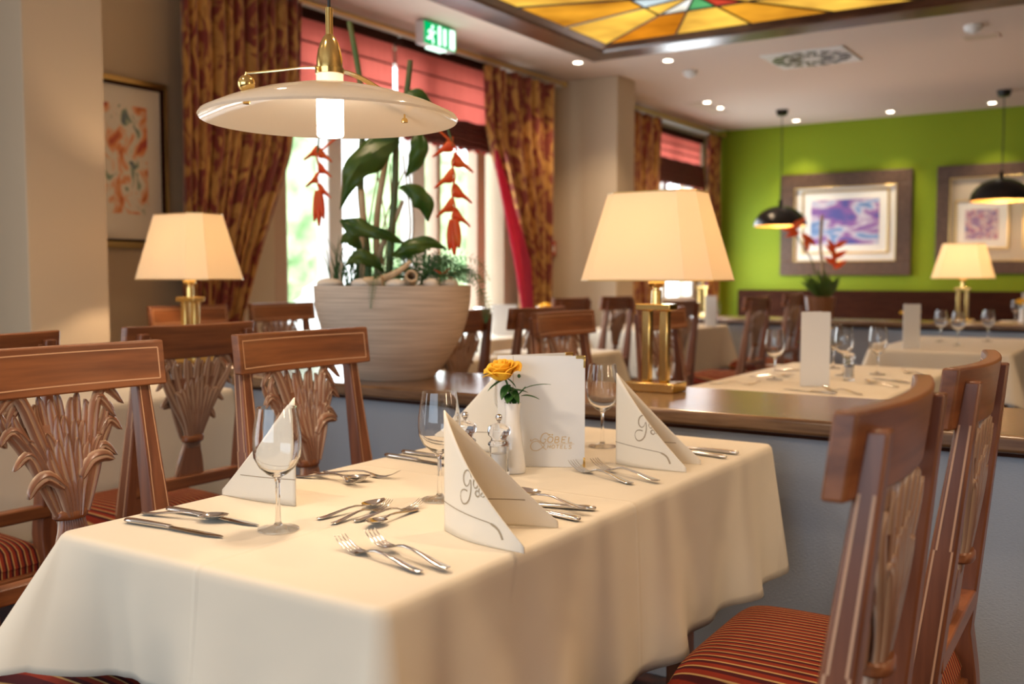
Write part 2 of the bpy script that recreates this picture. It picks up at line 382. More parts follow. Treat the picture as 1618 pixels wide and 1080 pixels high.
# cornice strips where ceiling and window wall meet
st(MB().box(WX, WX + .12, 2.78, 7.77, CZ - .05, CZ).build('trim_1', 'white', bevel=.01))
st(MB().box(WX, WX + .12, 8.11, 11.4, CZ - .05, CZ).build('trim_2', 'white', bevel=.01))
st(MB().box(WX, WX + .02, 2.78, 4.40, 0, .1).build('baseboard_left', 'white', bevel=.004))
def window(name, y0, y1, z0, z1, posts, rails):
    w = bpy.data.objects.new(name, None); C.objects.link(w); w['kind'] = 'structure'; w.location = (WX - .12, y0, z0)
    H = z1 - z0; L = y1 - y0
    b = MB().box(-.05, .05, 0, L, H - .09, H).box(-.05, .05, 0, L, 0, .09)
    st(b.build('window_frame', 'white', w, bevel=.008))
    for (c, wd, mt) in posts:
        st(MB().box(-.055, .055, c - y0 - wd / 2, c - y0 + wd / 2, 0, H).build('window_post', mt, w, bevel=.008))
    for (a, e, z) in rails:
        st(MB().box(-.04, .04, a - y0, e - y0, z - z0 - .04, z - z0 + .04).build('window_rail', 'white', w, bevel=.006))
    st(MB().box(-.006, .006, 0, L, 0, H).build('window_pane', 'pane', w, smooth=False))
    return w
window('window_1', 4.40, 6.98, 0, 2.80, [(4.52, .12, 'tanpaint'), (5.03, .14, 'white'), (5.93, .16, 'white'), (6.18, .05, 'tanpaint'), (6.75, .12, 'tanpaint')], [(4.55, 5.0, .25), (6.2, 6.7, .25)])
window('window_2', 9.45, 11.25, .85, 2.78, [(9.52, .1, 'white'), (10.35, .1, 'white'), (11.18, .1, 'white')], [(9.5, 11.2, 2.1)])
# ------------------------------------------------------------------ garden outside
st(MB().box(-40, -5.0, -6, 45, -.25, -.15).build('ground', 'terrace', smooth=False))
random.seed(5)
def bush(x, y, z, r, lab):
    t = thing('garden_tree', lab, 'tree', (x, y, -.15))
    def f(u, v):
        a = 2 * pi * u; p = pi * v; n = 1 + .10 * sin(7 * a + 5 * p) * sin(9 * p) + .06 * sin(17 * a + 3 * p)
        return (r * n * sin(p) * cos(a), r * n * sin(p) * sin(a), z + .15 + r * 1.25 * n * cos(p))
    MB().grid(f, 40, 24).build('crown', 'hedge', t); MB().tube([(0, 0, 0), (0, 0, z)], .09, 10).build('trunk', 'bark', t)
bush(-12.0, 10.8, 2.2, 1.25, 'leafy green tree outside the left door pane, beyond the red parasol')
bush(-13.0, 16.4, 2.2, 1.25, 'leafy green tree outside, seen between the white window posts behind the planter')
bush(-10.0, 15.6, .5, .5, 'low round bush outside, at the foot of the tree behind the planter')
pr = thing('parasol', 'red parasol on the sunny terrace outside the left door pane', 'parasol', (-9.3, 7.75, -.15))
MB().tube([(0, 0, 0), (0, 0, 2.04)], .02, 10).build('pole', 'white', pr)
MB().shell([(.0, 2.05), (.75, 1.78), (.75, 1.66), (.73, 1.66), (.73, 1.76), (.0, 2.02)], 8).build('canopy', 'parasol', pr, ang=10)
st(MB().box(-19.5, -19.0, 4, 40, -.15, 6.5).build('wall_outside', 'facade', smooth=False))

# ------------------------------------------------------------------ chair
random.seed(11)
def back_x(z): return .030 - .065 * (z - .5) / .53          # lean of the back
def bow(y): return .031 * (y / .24) ** 2 - .018              # crest bends forward at its ends
def leaf_into(b, path, wmax, th, dep, twist=0.0, groove=.55):
    """lens-shaped carved blade along a 2D (y,z) path; dep = forward offset"""
    P = catmull(path, 5); n = len(P); prof = []
    K = [(-1, 0), (-.72, .62), (-.34, .95), (0, 1 - groove), (.34, .95), (.72, .62), (1, 0), (.6, -.7), (0, -.95 + groove * .6), (-.6, -.7)]
    vs = []; av = []; m = len(K)
    for i, (y, z) in enumerate(P):
        t = i / (n - 1); a = P[max(i - 1, 0)]; c = P[min(i + 1, n - 1)]
        dy, dz = c[0] - a[0], c[1] - a[1]; l = sqrt(dy * dy + dz * dz) or 1; ny, nz = dz / l, -dy / l
        w = wmax * (.34 + .66 * sin(pi * min(1, t * .85 + .12)) ** 1.0) * (1 if t < .8 else sqrt(max(0, 1 - ((t - .8) / .2) ** 2)) * .98 + .02)
        h = th * (.55 + .45 * sin(pi * min(1, t + .1)))
        xo = back_x(z) + dep + twist * t * t
        for (s, q) in K:
            vs.append((xo + h * q, y + ny * w * s, z + nz * w * s)); av.append(.85 if abs(s) > .9 else (.70 if s == 0 else (.12 if abs(s) > .5 else .05)))
    f = [(i * m + k, i * m + (k + 1) % m, (i + 1) * m + (k + 1) % m, (i + 1) * m + k) for i in range(n - 1) for k in range(m)]
    f += [tuple(reversed(range(m))), tuple(range((n - 1) * m, n * m))]
    b.add(vs, f, av)
def make_chair(label):
    t = thing('dining_chair', label, 'chair')
    # seat cushion
    def cush(u, v):
        y = (u - .5) * 2; x = v
        W = .205 + .022 * x; e = 1 - abs(y) ** 6; ex = 1 - abs(2 * x - 1) ** 8
        return (.012 + .440 * x, y * W, .430 + .058 * (max(0, e) * max(0, ex)) ** .45 + .012 * (1 - y * y) * (1 - (2 * x - 1) ** 2))
    b = MB().grid(cush, 36, 30)
    b.box(.014, .450, -.205, .205, .408, .431, top=(.014, .450, -.207, .207))
    b.build('seat_cushion', 'stripe', t)
    b = MB().box(.0, .44, -.205, -.175, .353, .410).box(.0, .44, .175, .205, .353, .410).box(.415, .448, -.210, .210, .353, .410).box(.0, .03, -.2, .2, .353, .410)
    fr = b.build('seat_frame', 'wood', t, bevel=.004)
    MB().box(.02, .41, -.2062, -.205, .400, .403).box(.02, .43, .205, .2062, .400, .403).box(.448, .4492, -.19, .19, .400, .403).box(.02, .43, -.2062, -.205, .360, .363).box(.02, .43, .205, .2062, .360, .363).build('inlay', 'inlay', fr, smooth=False)
    for s in (-1, 1):
        MB().box(.406, .449, s * .195 - .021, s * .195 + .021, .0, .354, top=(.404, .451, s * .195 - .023, s * .195 + .023)).build('leg', 'wood_v', t, bevel=.004)
        # back post with rear leg, one continuous stile
        lv = [(.0, -.075, .032, .196), (.25, -.03, .040, .200), (.42, -.012, .048, .204), (.50, .0, .050, .204), (.75, .0, .038, .196), (1.012, .0, .024, .188)]
        v = []; f = []
        for (z, off, dx, yc) in lv:
            x = (back_x(z) if z >= .5 else back_x(.5) + off) - .006; wd = {1.012: .015, .75: .021, .50: .028, .42: .027, .25: .022, .0: .018}[z]
            v += [(x - dx / 2, s * yc - wd, z), (x + dx / 2, s * yc - wd, z), (x + dx / 2, s * yc + wd, z), (x - dx / 2, s * yc + wd, z)]
        for i in range(len(lv) - 1):
            for k in range(4): f.append((4 * i + k, 4 * i + (k + 1) % 4, 4 * i + 4 + (k + 1) % 4, 4 * i + 4 + k))
        f += [(3, 2, 1, 0), tuple(4 * (len(lv) - 1) + k for k in range(4))]
        p = MB().add(v, f).build('back_post', 'wood_v', t, bevel=.004)
        il = MB()
        for i in (3, 4):
            z0, _, d0, y0 = lv[i]; z1, _, d1, y1 = lv[i + 1]
            xa, xb = back_x(z0) - .006, back_x(z1) - .006; w0 = .028 if i == 3 else .021; w1 = .021 if i == 3 else .015
            if i == 4: z1 = .945; k = (z1 - z0) / (1.012 - z0); xb = xa + (xb - xa) * k; d1 = d0 + (d1 - d0) * k; y1 = y0 + (y1 - y0) * k; w1 = w0 + (w1 - w0) * k
            for e in (-1, 1):      # two lines on the front face
                a0, a1 = s * y0 + e * (w0 - .007), s * y1 + e * (w1 - .006)
                il.add([(xa + d0 / 2 + .0008, a0 - .0013, z0), (xa + d0 / 2 + .0008, a0 + .0013, z0), (xb + d1 / 2 + .0008, a1 + .0013, z1), (xb + d1 / 2 + .0008, a1 - .0013, z1)], [(0, 1, 2, 3)])
                o0, o1 = s * (y0 + w0 + .0008), s * (y1 + w1 + .0008)
                c0, c1 = xa + e * (d0 / 2 - .009), xb + e * (d1 / 2 - .006)
                il.add([(c0 - .0016, o0, z0), (c0 + .0016, o0, z0), (c1 + .0016, o1, z1), (c1 - .0016, o1, z1)], [(0, 1, 2, 3)])
        il.build('inlay', 'inlay', p, smooth=False)
    # crest rail: bowed board in front of the posts
    n = 18; v = []; f = []
    for i in range(n + 1):
        y = -.230 + .460 * i / n; dp = .0035 * (1 - (y / .230) ** 2)
        for z, xo in ((.937 - dp, 0), (1.033 - dp * .5, 0)):
            xx = back_x(z) + bow(y) - .002
            v += [(xx + .002, y, z), (xx + .028, y, z)]
    for i in range(n):
        a = 4 * i; c = 4 * i + 4
        f += [(a + 1, c + 1, c + 3, a + 3), (a, a + 2, c + 2, c), (a, c, c + 1, a + 1), (a + 2, a + 3, c + 3, c + 2)]
    f += [(0, 1, 3, 2), (4 * n, 4 * n + 2, 4 * n + 3, 4 * n + 1)]
    cr = MB().add(v, f).build('crest_rail', 'wood', t, bevel=.004, ang=30)
    il = MB()
    def face(y, z): return (back_x(z) + bow(y) + .0270, y, z)
    for pts in ([(-.215 + .430 * i / 18, 1.017) for i in range(19)], [(-.215 + .430 * i / 18, .951) for i in range(19)], [(-.215, .951), (-.215, 1.017)], [(.215, .951), (.215, 1.017)]):
        il.ribbon(face, pts, .0013)
    for s in (-1, 1):    # small square plugs on the rear face
        for k in (0, 1):
            q = .014 - .005 * k
            il.ribbon(lambda y, z: (back_x(z) + bow(y) - .0012, y, z), [(s * .175 - q, .985 - q), (s * .175 + q, .985 - q), (s * .175 + q, .985 + q), (s * .175 - q, .985 + q), (s * .175 - q, .985 - q)], .001)
    il.build('inlay', 'inlay', cr, smooth=False)
    MB().box(back_x(.57) - .030, back_x(.57) + .004, -.20, .20, .548, .582).build('lower_rail', 'wood', t, bevel=.004)
    # carved sheaf of leaves
    b = MB(); D = -.010
    n = 14; v = []; f = []
    for i in range(n + 1):           # solid core behind the blades
        z = .575 + (.875 - .575) * i / n
        if z < .70: hw = .024 + .022 * ((.70 - z) / .125) ** 1.5
        else: hw = .024 + .068 * ((z - .70) / .205) ** .9
        x = back_x(z) + D
        v += [(x - .006, -hw, z), (x + .006, -hw, z), (x + .006, hw, z), (x - .006, hw, z)]
    for i in range(n):
        for k in range(4): f.append((4 * i + k, 4 * i + (k + 1) % 4, 4 * i + 4 + (k + 1) % 4, 4 * i + 4 + k))
    f += [(3, 2, 1, 0), tuple(4 * n + k for k in range(4))]
    b.add(v, f, [.1] * len(v))
    R = random.Random(4)
    for i in range(13):      # long outer blades, fan to the crest
        s = (i - 6) / 6; y1 = .118 * s; cz = .938 - .03 * s * s - (.012 if i % 2 else 0)
        leaf_into(b, [(.018 * s, .665), (.03 * s, .73), (.075 * s + .01 * s * R.random(), .82), (y1 * .97, cz - .03), (y1 + .006 * R.uniform(-1, 1), cz)], .0135, .0095, D + (.004 if i % 2 else -.002))
    for i in range(9):       # middle layer, shorter
        s = (i - 4) / 4 + R.uniform(-.06, .06); top = .895 - .05 * abs(s) + R.uniform(-.012, .012)
        leaf_into(b, [(.014 * s, .69), (.030 * s, .76), (.062 * s, .83), (.080 * s, top)], .0150, .011, D + .009)
        leaf_into(b, [(.014 * s, .69), (.028 * s, .75), (.06 * s, .82), (.076 * s, top - .01)], .0150, .010, D - .008)
    for i in range(5):       # front leaves, lower
        s = (i - 2) / 2
        leaf_into(b, [(.010 * s, .69), (.018 * s, .74), (.036 * s, .79), (.045 * s, .855 - .02 * abs(s))], .0150, .010, D + .016)
    for s in (-1, 1):        # curling side leaves that droop outwards
        for (za, yb, zb, yc, zc_) in ((.80, .112, .865, .134, .845), (.765, .088, .815, .112, .795), (.84, .105, .935, .142, .900), (.83, .090, .915, .118, .875)):
            leaf_into(b, [(s * .03, za - .07), (s * .055, za), (s * (yb - .01), zb + .004), (s * yc, zc_)], .0140, .010, D + R.uniform(.002, .014))
    leaf_into(b, [(.02, .765), (.045, .795), (.075, .80), (.098, .790)], .015, .010, D + .020)
    leaf_into(b, [(-.02, .75), (-.052, .775), (-.078, .765), (-.096, .740)], .015, .010, D + .020)
    for i in range(9):       # flared foot under the tie
        s = (i - 4) / 4
        leaf_into(b, [(.020 * s, .70), (.022 * s, .665), (.034 * s, .63), (.050 * s, .582)], .011, .010, D + .004)
    sp_ = b.build('carved_splat', 'carve', t, attr=True, ang=60)
    c = (back_x(.693) + D, 0, .683)
    MB().lathe([(.033, 0), (.037, .004), (.037, .016), (.033, .020)], 24, c, mod=lambda a, z: sqrt(1 / ((cos(a) / .62) ** 2 + sin(a) ** 2))).build('tie_band', 'wood', sp_)
    return t
GL, GR = 'chairs along the left side of the near table', 'chairs along the right side of the near table'
ch = make_chair('carved chair nearest on the left, crest with pale inlaid border, cut by the picture edge')
ch.location = (-1.835, 1.175, 0)
dup(ch, (-1.835, 1.845, 0), 0, 'carved chair on the left of the near table, in front of the big planter')
dup(ch, (-.287, 1.26, 0), pi + .03, 'carved chair nearest on the right, seen blurred from behind, back cut by the bottom edge')
dup(ch, (-.281, 1.84, 0), pi + .02, 'carved chair on the right beyond the nearest one, striped seat in view beside the cloth')
dup(ch, (-.010, .56, 0), pi, 'chair at the lower right corner, only a blurred brown post in view')
dup(ch, (-2.405, 1.935, 0), pi, 'dark-backed carved chair seen from behind, left of centre under the left table lamp')
dup(ch, (-2.405, 1.28, 0), pi, 'carved chair seen from behind at far left, mostly hidden by the nearest left chair')
dup(ch, (-3.93, 3.17, 0), 0, 'carved chair behind the left table lamp, by the wall picture')
dup(ch, (-3.93, 3.78, 0), 0, 'carved chair below the left curtain, facing the room')
dup(ch, (-2.50, 3.385, 0), pi, 'dark chair back partly hidden by the right side of the planter')
dup(ch, (-1.99, 3.44, 0), 0, 'carved chair just behind the menu card, bordered crest towards the camera')
dup(ch, (-2.405, 3.875, 0), pi, 'dark chair seen from behind, between planter and the one behind the menu')
dup(ch, (-1.84, 3.80 + .24, 0), 0, 'dark chair behind the brass columns of the big table lamp')
dup(ch, (-2.405, 5.48, 0), pi, 'dark chair seen from behind, just right of the big lamp columns')
dup(ch, (-2.40, 6.78, 0), pi, 'dark chair with orange seat, left of the wine glass on the middle table')
dup(ch, (-2.55, 8.08, 0), pi, 'dark chair seen from behind, in front of the far brown pot')
dup(ch, (-3.30, 5.75, 0), pi, 'reddish chair at the window table, below the crimson curtain lining')
dup(ch, (-3.30, 6.40, 0), pi, 'reddish chair in front of the beige pillar, at the window table')

# ------------------------------------------------------------------ tables and cloths
def table(name_lab, x0, x1, y0, y1, cloth_lab, drop, mat='cloth', corner=None, seed=0, amp=.012, flare=.05, pts=90):
    i = .012
    t = thing('dining_table', name_lab, 'table', ((x0 + x1) / 2, (y0 + y1) / 2, 0))
    hx, hy = (x1 - x0) / 2 - i, (y1 - y0) / 2 - i
    MB().box(-hx, hx, -hy, hy, .71, .742).build('tabletop', 'wood', t, bevel=.004)
    for sx in (-1, 1):
        for sy in (-1, 1):
            MB().box(sx * (hx - .20) - .028, sx * (hx - .20) + .028, sy * (hy - .06) - .028, sy * (hy - .06) + .028, 0, .711).build('leg', 'wood_v', t, bevel=.004)
    # cloth: rings of columns around the edge
    R = random.Random(seed); ph = [R.uniform(0, 6.28) for _ in range(6)]
    cols = []   # (px,py,nx,ny,L,alpha)
    r = .02
    dl, dr, dn, df = drop
    cf = corner or {}
    sides = [((x0, y0), (x1, y0), (0, -1), dn), ((x1, y0), (x1, y1), (1, 0), dr), ((x1, y1), (x0, y1), (0, 1), df), ((x0, y1), (x0, y0), (-1, 0), dl)]
    keys = ['near_right', 'far_right', 'far_left', 'near_left']
    acc = 0
    for si, (a, bb, nn, L) in enumerate(sides):
        ln = sqrt((bb[0] - a[0]) ** 2 + (bb[1] - a[1]) ** 2); k = max(8, int(ln * pts / 2))
        ux, uy = (bb[0] - a[0]) / ln, (bb[1] - a[1]) / ln
        for j in range(k + 1):
            q = r + (ln - 2 * r) * j / k; e = min(q, ln - q)
            wv = amp * (sin(q * 13 + ph[si]) * .6 + sin(q * 29 + ph[si + 1]) * .4) * min(1, e / .15)
            ka, kb = cf.get(keys[(si + 3) % 4], (.30, 0))[0], cf.get(keys[si], (.30, 0))[0]
            # cloth next to a corner is pulled out with the corner fold, then tucks in
            ea, eb = q, ln - q
            pull = (ka * math.exp(-(ea / .07) ** 2) + kb * math.exp(-(eb / .07) ** 2)) * .55 - (math.exp(-((ea - .15) / .05) ** 2) * ka ** 2 + math.exp(-((eb - .15) / .05) ** 2) * kb ** 2) * .85
            cols.append((a[0] + ux * q + nn[0] * 0, a[1] + uy * q, nn[0], nn[1], L, flare + pull, wv, (a[0] + ux * q, a[1] + uy * q)))
        kk = cf.get(keys[si], (.30, 0)); al, extra = kk
        L2 = sides[(si + 1) % 4][3]; n2 = sides[(si + 1) % 4][2]
        cx, cy_ = bb[0] - ux * r - nn[0] * r * 0, bb[1] - uy * r
        cc = (bb[0] - ux * r - nn[0] * r, bb[1] - uy * r - nn[1] * r)
        for j in range(1, 12):
            tt = j / 12; an = tt * pi / 2
            nx = nn[0] * cos(an) + n2[0] * sin(an); ny = nn[1] * cos(an) + n2[1] * sin(an)
            Lc = L + (L2 - L) * (tt * tt * (3 - 2 * tt)) + extra * sin(pi * tt)
            cols.append((cc[0] + nx * r, cc[1] + ny * r, nx, ny, Lc, flare + al * (.55 + .45 * sin(pi * tt)), 0, (cc[0] + nx * r, cc[1] + ny * r)))
    Z = .75; rr = .014; ns = 22; v = []; f = []; m = len(cols)
    for (px, py, nx, ny, L, al, wv, _) in cols:
        for q in range(ns + 1):
            s = L * (q / ns) ** 1.25
            al = max(-.14, al); bend = pi / 2 - al
            sa = rr * bend
            if s < sa: o = rr * sin(s / rr); z = -rr * (1 - cos(s / rr))
            else: o = rr * sin(bend) + (s - sa) * sin(al); z = -rr * (1 - cos(bend)) - (s - sa) * cos(al)
            g = min(1, s / max(.12, L)); o += wv * g * g * 1.6 + .006 * g
            v.append((px + nx * (o - rr * .6), py + ny * (o - rr * .6), Z + z))
    for i_ in range(m):
        j = (i_ + 1) % m
        for q in range(ns): f.append((i_ * (ns + 1) + q, i_ * (ns + 1) + q + 1, j * (ns + 1) + q + 1, j * (ns + 1) + q))
    f.append(tuple(i_ * (ns + 1) for i_ in range(m)))
    o = MB().add(v, f).build('tablecloth', mat, ang=80); tag(o, cloth_lab, 'tablecloth', 'cream tablecloths')
    o.modifiers.new('solid', 'SOLIDIFY').thickness = .0012
    o.modifiers['solid'].offset = -1
    return t
table('table under the near cream cloth, carrying the white menu card', -1.515, -.815, .945, 2.445,
      'cream tablecloth on the near table in the foreground', (.25, .335, .225, .30), 'cloth_main',
      {'near_left': (.52, .03), 'near_right': (.16, .0), 'far_right': (.10, .0), 'far_left': (.3, 0)}, 3, .020, .045, 130)
table('table at far left behind the carved chairs', -3.65, -2.93, 1.0, 2.56, 'cream tablecloth hanging low at far left behind the carved chairs', (.25, .42, .25, .35), seed=5, amp=.008, flare=.02, corner={k: (.10, 0) for k in ('near_left', 'near_right', 'far_right', 'far_left')})
table('table behind the left table lamp below the window', -3.42, -2.90, 3.2, 4.4, 'cream tablecloth on the table left behind the planter', (.22, .22, .25, .25), seed=6)
table('middle table behind the counter, beyond the big lamp', -1.52, -.80, 3.26, 4.86, 'cream tablecloth on the middle table right behind the dark counter', (.22, .35, .1, .25), seed=7)
table('table second behind the counter, with the narrow white card', -1.44, -.68, 6.0, 7.55, 'cream tablecloth on the table behind the middle table, narrow white card on it', (.25, .35, .28, .25), seed=8)
table('table at the left windows behind the planter', -4.24, -3.78, 5.45, 6.85, 'cream tablecloth by the left window, seen between chair backs', (.20, .24, .30, .25), seed=9)
table('table with glassware right behind the big lamp', -3.98, -3.20, 7.05, 8.36, 'cream tablecloth with a long drop, right of the big lamp columns', (.3, .38, .38, .25), seed=10, amp=.006, flare=.02)
table('small table right of the menu behind the chairs', -3.15, -2.6, 4.62, 5.12, 'cream tablecloth glimpsed between menu card and big lamp columns', (.25, .38, .38, .25), seed=13, amp=.006, flare=.02)
table('farthest table on the right before the green wall', -1.30, -.45, 9.3, 10.6, 'cream tablecloth farthest back on the right, below the green wall', (.25, .3, .3, .25), seed=11)
table('table at the right edge beyond the second chair', .15, .95, 4.2, 5.6, 'cream tablecloth at the right picture edge', (.3, .3, .3, .25), seed=12)

# ------------------------------------------------------------------ partitions with counters
def partition(x0, x1, y0, y1, lab1, lab2):
    p = MB().box(x0 + .05, x1, y0 + min(.06, (y1 - y0) * .2), y1 - min(.06, (y1 - y0) * .2), 0, .744).build('partition', 'panel', bevel=.004); tag(p, lab1, 'partition', 'low room dividers')
    c = thing('counter_top', lab2, 'counter', ((x0 + x1) / 2, (y0 + y1) / 2, .745))
    hx, hy = (x1 - x0) / 2, (y1 - y0) / 2
    MB().box(-hx, hx, -hy, hy, .012, .055).build('slab', 'counter', c, bevel=.01)
    MB().box(-hx + .02, hx, -hy + .025, hy - .025, .0, .0125).build('underframe', 'bench', c, bevel=.003)
partition(-2.96, 2.2, 2.565, 3.13, 'grey-blue low divider wall under the dark counter, behind the near table', 'dark brown counter top crossing the picture, carrying planter and big lamp')
partition(-4.0, .9, 8.5, 9.07, 'grey low divider wall far back before the green wall', 'dark counter top far back, carrying the brown potted plant')
partition(-4.2, -3.1, 2.785, 2.925, 'low divider wall behind the carved chairs at left', 'dark counter top at left under the left table lamp')
bn = thing('bench', 'dark brown high-backed bench along the green wall', 'bench', (-1.2, 11.38, 0))
MB().box(-3.0, 4.5, -.12, 0, 0, 1.02).build('backrest', 'bench', bn, bevel=.01)
MB().box(-3.0, 4.5, -.60, -.10, .30, .46).build('seat', 'red', bn, bevel=.02)
MB().box(-3.0, 4.5, -.55, -.12, 0, .31).build('plinth', 'bench', bn)

# ------------------------------------------------------------------ glassware
def glass_prof(h=.205, R=.040):
    o = [(.0, .0062), (.0055, .0068), (.0052, .012), (.0042, .022), (.0036, .045), (.0040, .078), (.0062, .088)]
    bowl = [(.018, .095), (.030, .106), (.0385, .123), (R, .140), (.0395, .158), (.036, .182), (.0325, h)]
    inner = [(.0315, h), (.035, .182), (.0385, .158), (R - .001, .140), (.0372, .124), (.029, .1085), (.017, .098), (.006, .0935), (0, .0925)]
    return o + bowl + inner
gl = MB().lathe(glass_prof(), 40).build('wine_glass', 'glass', ang=60); recalc(gl)
MB().lathe([(0, 0), (.030, 0), (.0345, .0012), (.034, .0028), (.020, .0048), (.008, .0085), (.0058, .0120), (.0054, .0122), (0, .0064)], 40).build('foot', 'foot_glass', gl, ang=60)
tag(gl, 'empty wine glass nearest the camera, beside the left front napkin', 'wine glass', 'wine glasses on the near table')
gl.location = (-1.218, 1.152, .7508)
gls = [(-1.128, 1.475, 'empty wine glass left of the front folded napkin, behind its tip', 'wine glasses on the near table'),
       (-1.150, 2.165, 'empty wine glass right of the white menu card', 'wine glasses on the near table'),
       (-1.275, 1.945, 'wine glass hidden behind the rose vase, rim showing left of it', 'wine glasses on the near table'),
       (-1.320, 3.975, 'wine glass left of the grey card on the middle table', 'wine glasses behind the counter'),
       (-1.02, 4.43, 'wine glass right of the grey card on the middle table', 'wine glasses behind the counter'),
       (-1.13, 4.30, 'wine glass just right behind the grey card on the middle table', 'wine glasses behind the counter'),
       (-1.26, 4.62, 'wine glass farthest back on the middle table', 'wine glasses behind the counter')]
for x, y, l, g in gls: dup(gl, (x, y, .7508), 0, l, g)
fg = 'far glasses on background tables'
for i, (x, y, l) in enumerate([(-1.2, 6.9, 'wine glass right of the narrow white card on the second table back'), (-1.05, 6.6, 'wine glass on the second table back, right of the flower'), (-.95, 7.1, 'wine glass on the second table back, farthest right'),
        (-1.0, 9.75, 'wine glass on the farthest right table, left of its card'), (-.85, 10.1, 'wine glass on the farthest right table, right of its card'), (-1.15, 10.3, 'wine glass at the back of the farthest right table'),
        (-3.45, 7.4, 'wine glass on the table right of the big lamp, nearest'), (-3.30, 7.75, 'wine glass on the table right of the big lamp, middle one'), (-3.4, 8.1, 'wine glass on the table right of the big lamp, farthest'),
        (-3.25, 8.2, 'wine glass at the right end of the table right of the big lamp'), (-4.02, 5.72, 'wine glass at the window table, left of the cream card'), (-3.85, 6.6, 'wine glass at the window table, right of the orange flowers'),
        (-3.8, 6.2, 'wine glass at the window table in front of the orange flowers'), (-3.15, 3.75, 'glass below the left curtain, behind the planter chair'), (-3.3, 3.95, 'second glass below the left curtain, near the planter'),
        (-3.25, 1.72, 'wine glass at far left behind the crest rail'), (-3.32, 1.80, 'second wine glass at far left behind the crest rail')]):
    dup(gl, (x, y, .7508), 0, l, fg)

# ------------------------------------------------------------------ napkins with printed line and script initial
SCRIPT_G = [(.60, .80), (.57, .93), (.46, 1.0), (.33, .95), (.24, .80), (.25, .62), (.36, .52), (.48, .58), (.56, .74), (.585, .60), (.57, .38), (.50, .16), (.38, .02), (.22, -.03), (.10, .05), (.06, .20), (.12, .34), (.26, .40), (.42, .38)]
SCRIPT_O = [(.86, .74), (.79, .80), (.72, .73), (.70, .60), (.76, .52), (.85, .55), (.90, .65), (.86, .76), (.95, .80)]
SCRIPT_B = [(.95, .42), (.84, .45), (.78, .36), (.86, .28), (.95, .34), (.93, .48), (1.02, .60), (1.08, .46), (1.0, .34), (1.10, .30), (1.18, .38)]
def wing(b, ink, a0, a1, r, bulge, h, tipz=.010, logo=False, logo_u=.40, swoop=False):
    """one standing wing: crease at origin, foot runs from angle a0 to the corner at distance r"""
    ex, ey = cos(a1), sin(a1); nx, ny = -ey, ex
    def foot(u):
        o = bulge * sin(pi * min(1, u * 1.02)) * (1 - .25 * u)
        return (r * u * ex + nx * o, r * u * ey + ny * o)
    def top(u): return tipz + (h - tipz) * (1 - u) ** 1.04
    def S(u, z):
        u = max(0, min(1, u)); x, y = foot(u); k = z / h
        return (x * (1 - .05 * k), y * (1 - .05 * k), z)
    b.grid(lambda u, q: S(u, top(u) * q), 26, 14)
    def F(off):
        def g(u, z):
            p = Vector(S(u, z)); e = .01; q = Vector(S(min(1, u + e), z)) - Vector(S(max(0, u - e), z)); nn = Vector((q.y, -q.x, 0)).normalized()
            return tuple(p + nn * off)
        return g
    for off in ((.0017,), (-.0017,)):
        g = F(off[0])
        line = catmull([(.0, h * .245), (.35, h * .235), (.72, h * .225)] if not swoop else [(.0, h * .245), (.30, h * .222), (.56, h * .20), (.68, h * .185), (.76, h * .145), (.80, h * .075)], 8)
        n = len(line); v = []
        for i, (u, z) in enumerate(line):
            wv = .0008 + (.0011 if i > n * .6 and swoop else 0)
            a = line[max(0, i - 1)]; c = line[min(n - 1, i + 1)]; du, dz = (c[0] - a[0]) * r, c[1] - a[1]; l = sqrt(du * du + dz * dz)
            ou, oz = -dz / l * wv / r, du / l * wv
            v += [g(u - ou, z - oz), g(u + ou, z + oz)]
        ink.add(v, [(2 * i, 2 * i + 1, 2 * i + 3, 2 * i + 2) for i in range(n - 1)])
    if logo:
        g = F(logo * .0018); s = h * .27
        for path in (SCRIPT_G, SCRIPT_O, SCRIPT_B, [(.74, .90), (.75, .94)], [(.86, .90), (.87, .94)]):
            P = catmull(path, 6); n = len(P); v = []
            for i, (a, c) in enumerate(P):
                pa = P[max(0, i - 1)]; pc = P[min(n - 1, i + 1)]; da, dc = pc[0] - pa[0], pc[1] - pa[1]; l = sqrt(da * da + dc * dc) or 1
                wv = .010 + .016 * abs(sin(2.4 * pi * i / n))
                for e in (-1, 1):
                    aa, cc = a - e * dc / l * wv, c + e * da / l * wv
                    u = logo_u + aa * s / r; z = h * .30 + cc * s
                    if z > top(min(1, max(0, u))): z = top(min(1, max(0, u)))
                    v.append(g(u, z))
            ink.add(v, [(2 * i, 2 * i + 1, 2 * i + 3, 2 * i + 2) for i in range(n - 1)])
def napkin(label, loc, aA, rA, aB, rB, h, bA, bB, logo=1, logo_u=.36):
    t = thing('napkin', label, 'napkin', loc, 0, 'standing folded napkins on the near table')
    b = MB(); ink = MB()
    wing(b, ink, 0, aA, rA, bA, h, logo=logo, logo_u=logo_u, swoop=bool(logo))
    wing(b, ink, 0, aB, rB, bB, h)
    b.build('folded_sheet', 'napkin', t, solid=.0024, ang=50)
    ink.build('gold_print', 'greyink', t, smooth=False)
    return t
def ang(a, b): return atan2(b[1] - a[1], b[0] - a[0])
p = (-.985, 1.302); napkin('cream folded napkin standing nearest, script initial in grey, left of the knives', (*p, .751), ang(p, (-.800, 1.255)), .192, ang(p, (-.838, 1.418)), .190, .200, -.018, .022, 1, .30)
p = (-1.018, 1.983); napkin('cream folded napkin standing at the far right of the near table, by the counter', (*p, .751), ang(p, (-.848, 1.978)), .172, ang(p, (-.848, 2.085)), .19, .205, -.014, .020, 1, .30)
